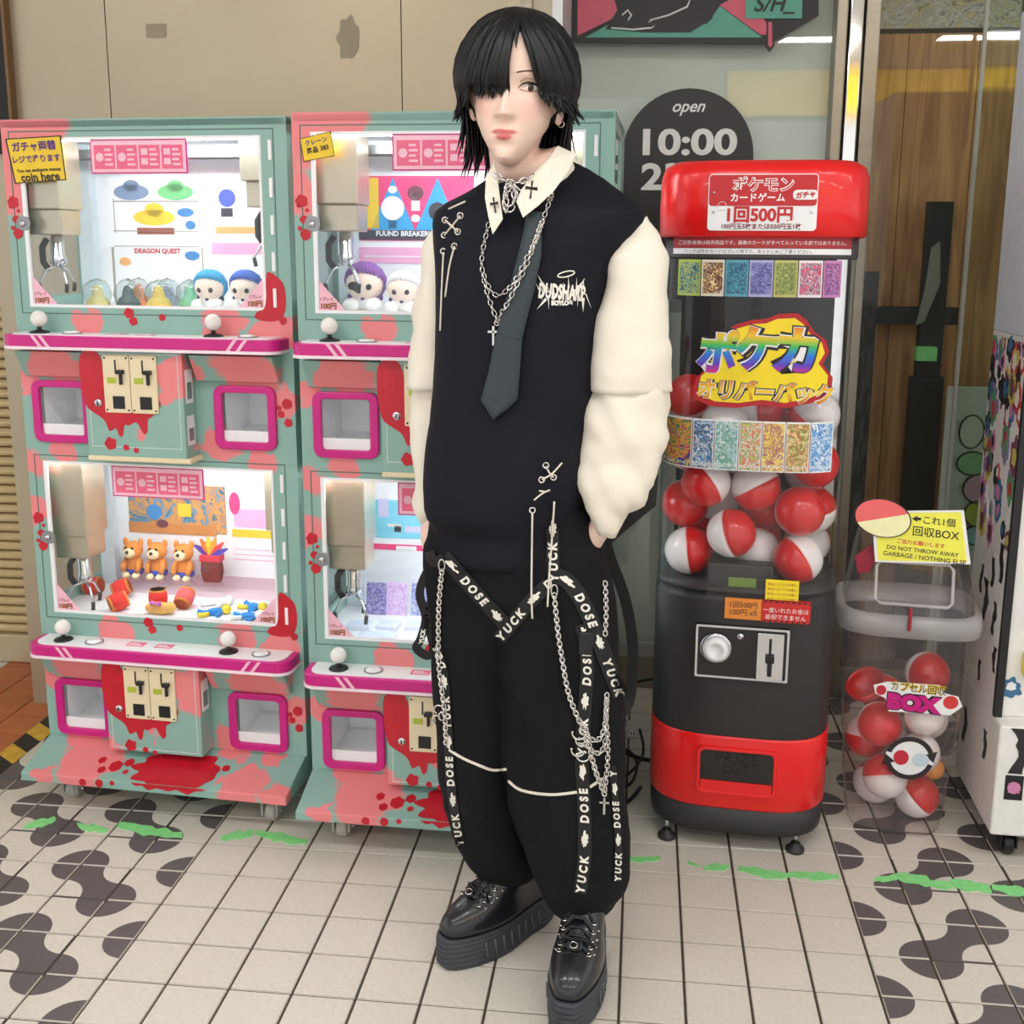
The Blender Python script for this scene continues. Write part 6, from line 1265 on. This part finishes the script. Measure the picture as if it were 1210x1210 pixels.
Ff = [(.120, .0), (.116, .035), (.106, .055), (.085, .075), (.05, .086), (.02, .087), (0, .083), (-.03, .084), (-.055, .085), (-.08, .086), (-.10, .085), (-.118, .080), (-.128, .068), (-.132, .05)]
Bb = [(.120, .0), (.116, .04), (.106, .06), (.085, .08), (.05, .092), (.02, .094), (0, .09), (-.03, .078), (-.055, .062), (-.08, .045), (-.10, .03), (-.118, .01), (-.128, -.02), (-.132, -.05)]
def g(x, z, cx, cz, sx, sz): return math.exp(-((x-cx)/sx)**2-((z-cz)/sz)**2)
def face(x, f, z):
    """relief of the face added towards the viewer"""
    d = 0.
    nz = max(0., min(1., (.004-z)/.050)) if z > -.050 else max(0., 1-(-.050-z)/.007)
    d += (.004+.020*nz**1.3)*math.exp(-(x/(.0075+.006*nz))**2)*(1 if -.058 < z < .012 else 0)
    for s in (-1, 1):
        d += .006*g(x, z, s*.0115, -.047, .006, .006)                    # nostril wings
        d -= .009*g(x, z, s*.0085, -.0545, .0040, .0034)                 # nostrils
        d -= .010*g(x, z, s*.034, -.002, .017, .011)                     # eye sockets
        d += .004*g(x, z, s*.034, -.004, .012, .007)                     # lids
        d += .004*g(x, z, s*.036, .020, .020, .006)                      # brow
        d += .004*g(x, z, s*.042, -.035, .018, .018)                     # cheeks
    d += .0065*g(x, z, 0, -.0745, .018, .0045)+.0075*g(x, z, 0, -.0845, .015, .0050)-.0055*g(x, z, 0, -.0795, .021, .0022)
    d -= .003*g(x, z, 0, -.098, .018, .006); d += .005*g(x, z, 0, -.118, .016, .010); d -= .002*g(x, z, 0, -.064, .004, .005)
    return d
sk = MB(); rings = []; nz_, na_ = 92, 96
for k in range(nz_+1):
    z = .1198-.2513*k/nz_; w, f, b = interp(Wt, z), interp(Ff, z), interp(Bb, z); c0 = (f-b)/2; hd = (f+b)/2; q = []
    for i in range(na_):
        t = 2*PI*i/na_; a, s = cos(t), sin(t); e = 2.25; x = w*math.copysign(abs(a)**(2/e), a); y = c0+hd*math.copysign(abs(s)**(2/e), s)
        if s > 0: y += face(x, y, z)*min(1, s*1.4)
        q.append(HP(x, y, z))
    rings.append(q)
sk.loft(rings, True)
for s in (-1, 1):     # ears
    sk.ell(HP(s*.076, -.008, -.026), (.011, .017, .030), 14, 10)
sk.tube([HP(0, -.012, -.07), HP(0, -.022, -.13), aty(637, 200, YP+.015), aty(640, 225, YP+.015)], [.050, .050, .052, .058], 24)
def lb(pts, rs): sk.tube([V(p) for p in pts], rs, 18)
sp = [aty(640, 215, YP+.01), aty(620, 300, YP), aty(612, 450, YP), aty(606, 560, YP), aty(606, 660, YP)]
sk2 = MB(); body_loft(sk, [(232, 600, 680, YP+.02, .035), (262, 545, 720, YP+.015, .050), (310, 540, 700, YP, .080), (420, 545, 690, YP, .085), (560, 535, 680, YP, .09), (690, 535, 690, YP, .085)], TY)
lb([aty(725, 272, YP+.01), aty(748, 370, YP-.03), aty(748, 490, YP-.045)], [.026, .040, .036]); lb([aty(752, 490, YP-.045), aty(735, 560, YP-.055), aty(717, 612, YP-.06)], [.036, .032, .019])
lb([aty(717, 608, YP-.06), aty(706, 628, YP-.05), aty(684, 660, YP-.02)], [.020, .021, .024])
lb([aty(545, 275, YP+.03), aty(519, 370, YP+.04), aty(513, 470, YP+.04)], [.026, .036, .032]); lb([aty(513, 470, YP+.04), aty(511, 560, YP+.035), aty(511, 615, YP+.03)], [.032, .028, .022])
lb([aty(511, 605, YP+.03), aty(511, 635, YP+.015), aty(518, 665, YP+.0)], [.021, .024, .024])
lb([aty(560, 680, YP), aty(563, 860, YP+.01), V((-.232, 2.05, .27))], [.075, .052, .028]); lb([aty(655, 680, YP-.01), aty(665, 870, YP-.03), V((-.088, 1.94, .25))], [.075, .052, .028])
lb([V((-.232, 2.05, .27)), V((-.229, 2.045, .14)), V((-.27, 2.0, .095))], [.028, .026, .022]); lb([V((-.088, 1.94, .25)), V((-.084, 1.94, .14)), V((-.092, 1.87, .095))], [.028, .026, .022])
sb = bake(sk, .0036, 2, fac=.4)
def skinmat():
    M = mat('skin', (238, 206, 188), .42, var=.03, scale=40, spec=.4); nt = M.node_tree; N = nt.nodes; Lk = nt.links; b = N['Principled BSDF']
    b.inputs['Subsurface Weight'].default_value = .15; b.inputs['Subsurface Radius'].default_value = (.012, .005, .003); b.inputs['Subsurface Scale'].default_value = .5
    src = b.inputs['Base Color'].links[0].from_socket; tc = N.new('ShaderNodeTexCoord')
    def spot(p, rx, rz, soft, col, prev, amt):
        q = N.new('ShaderNodeVectorMath'); q.operation = 'SUBTRACT'; q.inputs[1].default_value = p; Lk.new(tc.outputs['Object'], q.inputs[0])
        s = N.new('ShaderNodeVectorMath'); s.operation = 'DIVIDE'; s.inputs[1].default_value = (rx, .03, rz); Lk.new(q.outputs[0], s.inputs[0])
        l = N.new('ShaderNodeVectorMath'); l.operation = 'LENGTH'; Lk.new(s.outputs[0], l.inputs[0]); mr = N.new('ShaderNodeMapRange'); mr.interpolation_type = 'SMOOTHSTEP'
        mr.inputs[1].default_value = 1+soft; mr.inputs[2].default_value = 1-soft; mr.inputs[4].default_value = amt; Lk.new(l.outputs['Value'], mr.inputs[0])
        mx = N.new('ShaderNodeMix'); mx.data_type = 'RGBA'; mx.inputs[7].default_value = rgb(col); Lk.new(mr.outputs[0], mx.inputs[0]); Lk.new(prev, mx.inputs[6]); return mx.outputs[2]
    c = src; e = lambda x, z: HP(x, .085, z)-BO
    c = spot(e(-.008, -.0760), .0135, .0045, .35, (206, 96, 98), c, .9); c = spot(e(.008, -.0760), .0125, .0040, .45, (206, 96, 98), c, .9); c = spot(e(0, -.0842), .0145, .0055, .4, (204, 92, 94), c, .9)
    for s in (-1, 1): c = spot(e(s*.045, -.035), .024, .02, .8, (236, 176, 162), c, .5)
    Lk.new(c, b.inputs['Base Color']); return M
BD = pobj('body', sb, skinmat())
# ---- eyes and brows
m_eye = mat('eye_white', (238, 232, 228), .15); m_iris = mat('iris_brown', (70, 44, 34), .1); m_lash = mat('lash_black', (28, 20, 20), .6); B_sk = BVHTree.FromPolygons([V(v)+BO for v in sb.v], sb.f)
def onface(x, z, off=.0006):
    h = B_sk.ray_cast(HP(x, .25, z), -fwd_); return (h[0] if h[0] else HP(x, .085, z))+fwd_*off
for s in (-1, 1):
    c = onface(s*.035, -.001, 0); ey = pobj('eye', MB().ell(c-fwd_*.0036, (.0165, .0058, .0068), 18, 10, 0, Matrix.Rotation(s*.20-HF, 3, 'Z')), m_eye)
    ic = c-fwd_*.0030; pobj('iris', MB().ell(ic+fwd_*.0030+r2*.0022, (.0066, .0026, .0066), 16, 8), m_iris, ey); pobj('pupil', MB().ell(ic+fwd_*.0046+r2*.0024, (.0032, .0013, .0033), 12, 8), m_black, ey); pobj('glint', MB().ell(ic+fwd_*.0056+r2*.0008+u2_*.002, .0008, 8, 6), m_white, ey)
    up_l = [onface(s*(.035+x), z, .0014) for x, z in ((-.0165, -.003), (-.009, .0045), (0, .0068), (.009, .0056), (.0175, .0), (.022, .003))]
    pobj('lash_line', MB().tube(up_l, [.0006, .0013, .0017, .0018, .0014, .0004], 6), m_lash, ey)
    lo_l = [onface(s*(.035+x), z, .0008) for x, z in ((-.014, -.0050), (0, -.0080), (.015, -.0045))]; pobj('lash_line', MB().tube(smoothpath([tuple(p) for p in lo_l], 4), .0006, 5), mat('lid_brown', (150, 96, 84), .6), ey)
    li = [onface(s*(.035+x), z, .0004) for x, z in ((-.013, .0075), (-.004, .0125), (.007, .0122), (.017, .0065))]; pobj('lid_crease', MB().tube(smoothpath([tuple(p) for p in li], 4), .0005, 5), MATS['lid_brown'], ey)
    bw_ = [onface(s*x, z, .0008) for x, z in ((.016, .0205), (.028, .0235), (.042, .0245), (.054, .0205))]; pobj('eyebrow', MB().tube(smoothpath([tuple(p) for p in bw_], 4), [.0012]+[.0019]*9+[.0015, .0010, .0006], 6, flat=.6), mat('brow_brown', (92, 66, 58), .8), BD)
# ---- hair
m_hair = mat('hair_black', (9, 9, 11), .42, var=.3, scale=60, spec=.4)
AX, AY, AZ, ZC = .103, .106, .106, .022
def hp(phi, el, k=1.0, kf=1.0): return HP(AX*k*cos(el)*sin(phi), AY*k*kf*cos(el)*cos(phi)-.006, ZC+AZ*k*sin(el))
mb = MB(); rings = []
for j in range(18):
    q = []
    for i in range(48):
        phi = 2*PI*i/48; fr_ = cos(phi); zlow = .094 if fr_ > .55 else (-.085 if fr_ < .1 else .094-(.55-fr_)/.45*.179); el0 = math.asin(max(-.9, min(.95, (zlow-ZC)/AZ)))
        el = PI/2-.02-(PI/2-.02-el0)*j/17; q.append(hp(phi, el, .965))
    rings.append(q)
mb.loft(rings, False, 0, True)
HR_ = pobj('hair', mb, m_hair); R = random.Random(11); PARTPHI = math.radians(3)
def lock(mb, phi, zend, k, w, flick=0., side=0., pw=.45):
    P, rs = [], []; el_end = math.asin(max(-.98, min(.98, (max(zend, ZC-.02)-ZC)/AZ))); n = 9
    for i in range(n):
        t = i/(n-1); el = PI/2-.10-(PI/2-.10-el_end)*t; ph = PARTPHI+(phi-PARTPHI)*t**pw+side*t*t
        P.append(hp(ph, el, k, 1-.06*t*max(0, cos(ph)))); rs.append(w*(.35+.65*min(1, t*2.5))*(1 if zend < ZC-.02 else (1-.93*max(0, (t-.55)/.45)**1.3)))
    if zend < ZC-.02:
        z0_ = ZC-.02; m_ = 6; last = P[-1]; out = (r2*sin(phi)+fwd_*cos(phi))
        for i in range(1, m_+1):
            t = i/m_; P.append(last-u2_*((z0_-zend)*t)+out*(-.010*t*(1-t)*2+flick*t*t)+r2*(side*.03*t)); rs.append(w*(1-.94*t**1.5))
    mb.tube(P, rs, 6, flat=.55)
HB = MB()
def runl(a0, a1, n, zf, kr, w, fl=(0, 0), sd=(0, 0), pw=.45, jz=.010):
    for i in range(n):
        a = math.radians(a0+(a1-a0)*(i+R.uniform(.1, .9))/n); lock(HB, a, zf(a)+R.uniform(-jz, jz), R.uniform(*kr), w*R.uniform(.6, 1.2), R.uniform(*fl), R.uniform(*sd), pw)
runl(95, 265, 90, lambda a: -.135+.02*abs(sin(a*3)), (.97, 1.03), .011, (-.02, .012))                     # back, down to the collar
runl(-112, -78, 22, lambda a: -.05, (1.0, 1.06), .010, (-.004, .012)); runl(78, 112, 22, lambda a: -.045, (1.0, 1.06), .010, (.0, .02))
runl(-80, -45, 34, lambda a: -.030-.018*max(0, -math.degrees(a)-60)/20, (1.0, 1.055), .0095, (-.006, .004)); runl(-50, -1, 80, lambda a: -.010, (1.0, 1.05), .0062, (-.004, .002), (-.09, .09), .45, .016)
runl(-9, 0, 26, lambda a: -.004, (1.0, 1.05), .0055, (-.004, .002), (-.05, .02), 1.0, .014); runl(-60, -4, 60, lambda a: -.002, (1.03, 1.065), .0052, (0, 0), (-.12, .10), .5, .016)
runl(33, 54, 46, lambda a: -.012-.014*(math.degrees(a)-33)/21, (1.0, 1.05), .0068, (-.002, .006), (-.02, .08), .95, .014); runl(50, 84, 56, lambda a: -.030, (1.01, 1.06), .0080, (0, .014), (0, .06), .7, .014); runl(26, 38, 30, lambda a: .010, (1.0, 1.04), .0055, (0, 0), (.0, .08), 1.0, .014)
runl(120, 160, 16, lambda a: -.150, (.98, 1.06), .008, (.0, .03)); runl(-160, -115, 18, lambda a: -.148, (.98, 1.06), .008, (.0, .03))
runl(-180, 180, 60, lambda a: .06, (1.035, 1.07), .009)                                                    # crown volume
o = pobj('hair_locks', HB, m_hair, HR_); o['kind'] = 'stuff'
# ---- ear ring
pobj('earring', MB().torus(HP(.083, -.004, -.052), .006, .0012, V((.4, 1, 0)), 12, 5), m_silver)

# ---- platform boots
m_lea = mat('boot_leather', (24, 25, 29), .28, var=.1, scale=30, bump=.15, bscale=120, coat=.25); m_sole = mat('boot_sole', (58, 60, 66), .55, var=.08)
def boot(toe, heel, label):
    toe, heel = V((*toe, 0)), V((*heel, 0)); L_ = (toe-heel).length; d = (toe-heel).normalized(); s = V((-d.y, d.x, 0))
    def W_(y, x, z): return heel+d*y+s*x+V((0, 0, z))
    def outline(k=1.0, front=1.0, back=0.0, n=44, wide=1.0):
        P = []
        for i in range(n):
            t = 2*PI*i/n; y = L_*(.5-.5*cos(t)); hw = (.040+.014*math.sin(PI*min(1, max(0, (y/L_-.25)/.75)))**.8-.004*math.exp(-((y/L_-.35)/.14)**2)); u = abs(sin(t))**.55; x = hw*u*(1 if sin(t) >= 0 else -1)
            yy = L_*back+(y/L_)*(L_*(front-back)); P.append((L_*.5*(back+front)+(yy-L_*.5*(back+front))*k, x*k*wide))
        return P
    def R_(z, k=1.0, front=1.0, back=0.0, wide=1.0): return [W_(y, x, z) for y, x in outline(k, front, back, 44, wide)]
    up = [(.066, .95, 1.0, 0., 1), (.080, .955, 1.0, .0, 1), (.094, .93, .985, .01, .98), (.106, .90, .95, .02, .95), (.116, .88, .88, .03, .92), (.126, .88, .78, .04, .88), (.140, .90, .68, .05, .86), (.156, .92, .60, .06, .84), (.175, .94, .54, .06, .84), (.20, .94, .51, .06, .86), (.235, .94, .50, .06, .88), (.245, .9, .49, .07, .88)]
    ub = MB().loft([R_(z, k, f, bk, w) for z, k, f, bk, w in up], True, 0, True); UB = bvh(ub); uo = b = pobj('boot', ub, m_lea); b['label'] = label
    rows = [(.0, .95), (.004, .985)]
    for q in range(5): z = .008+q*.0105; rows += [(z, 1.005), (z+.006, 1.005), (z+.0075, .985), (z+.0095, .985)]
    rows += [(.062, 1.0), (.068, .98)]
    so = pobj('platform_sole', MB().loft([R_(z+.008*0, k) for z, k in rows], True, 0, False), m_sole, b)
    for q in range(8):
        y = L_*(.2+.075*q)
        hwx = max(abs(x) for yy, x in outline() if abs(yy-y) < .02)*1.004
        for sx in (-1, 1): pobj('sole_groove', MB().tube([W_(y, sx*hwx, .016), W_(y+.004, sx*hwx, .050)], .0020, 5), mat('sole_pale', (96, 98, 104), .6), b)
    def on(y, x, off=.002):
        h = UB.ray_cast(W_(y, x, .5), V((0, 0, -1))); return (h[0] if h[0] else W_(y, x, .12))+V((0, 0, off))
    pobj('toe_seam', MB().tube([on(L_*.76, x, .001) for x in (-.040, -.025, -.01, 0, .01, .025, .040)], .0012, 5), m_lea, uo)
    pobj('tongue', MB().loft([[on(y, -.014, .001), on(y, .014, .001), on(y, .014, .006), on(y, -.014, .006)] for y in (L_*.74, L_*.68, L_*.62, L_*.58)], True), m_lea, uo)
    for q in range(5):
        y = L_*(.735-.045*q)
        pobj('lace', MB().tube([on(y, -.026, .003), on(y-.006, -.01, .007), on(y-.006, .01, .007), on(y, .026, .003)], .0028, 6), m_black, uo)
        for sx in (-1, 1): pobj('eyelet', MB().torus(on(y, sx*.028, .002), .0045, .0016, V((0, 0, 1)), 12, 5), m_silver, uo)
    for q in range(4):
        for sx in (-1, 1): pobj('stud', MB().ell(on(L_*(.70-.05*q), sx*.036, .001), (.0032, .0032, .0022), 10, 6), m_silver, uo)
    pobj('toggle', MB().ell(on(L_*.75, 0, .009), (.012, .008, .006), 14, 8), m_black, uo); pobj('toggle_ring', MB().torus(on(L_*.75, 0, .015), .007, .0014, V((0, -.3, 1)), 14, 5), m_silver, uo)
    for sx in (-1, 1): pobj('bow_loop', MB().tube([on(L_*.70, 0, .008), on(L_*.70, sx*.02, .016), on(L_*.67, sx*.036, .006), on(L_*.66, sx*.02, .006)], .0022, 6), m_black, uo)
    return b
boot((-.368, 1.902), (-.168, 2.110), 'black platform boot pointing toward the claw machines'); boot((-.108, 1.735), (-.070, 2.025), 'black platform boot pointing forward')

# ================================================================== keep every tree at thing > part > sub-part
def depth(o):
    n = 0
    while o.parent: o = o.parent; n += 1
    return n
again = True
while again:
    again = False
    for o in list(COL.objects):
        if depth(o) == 3:
            p = o.parent; root = p.parent.parent; q = p.parent          # p has pieces of its own: it becomes a part
            assert q.matrix_basis == Matrix() , q.name
            p.parent = root; again = True
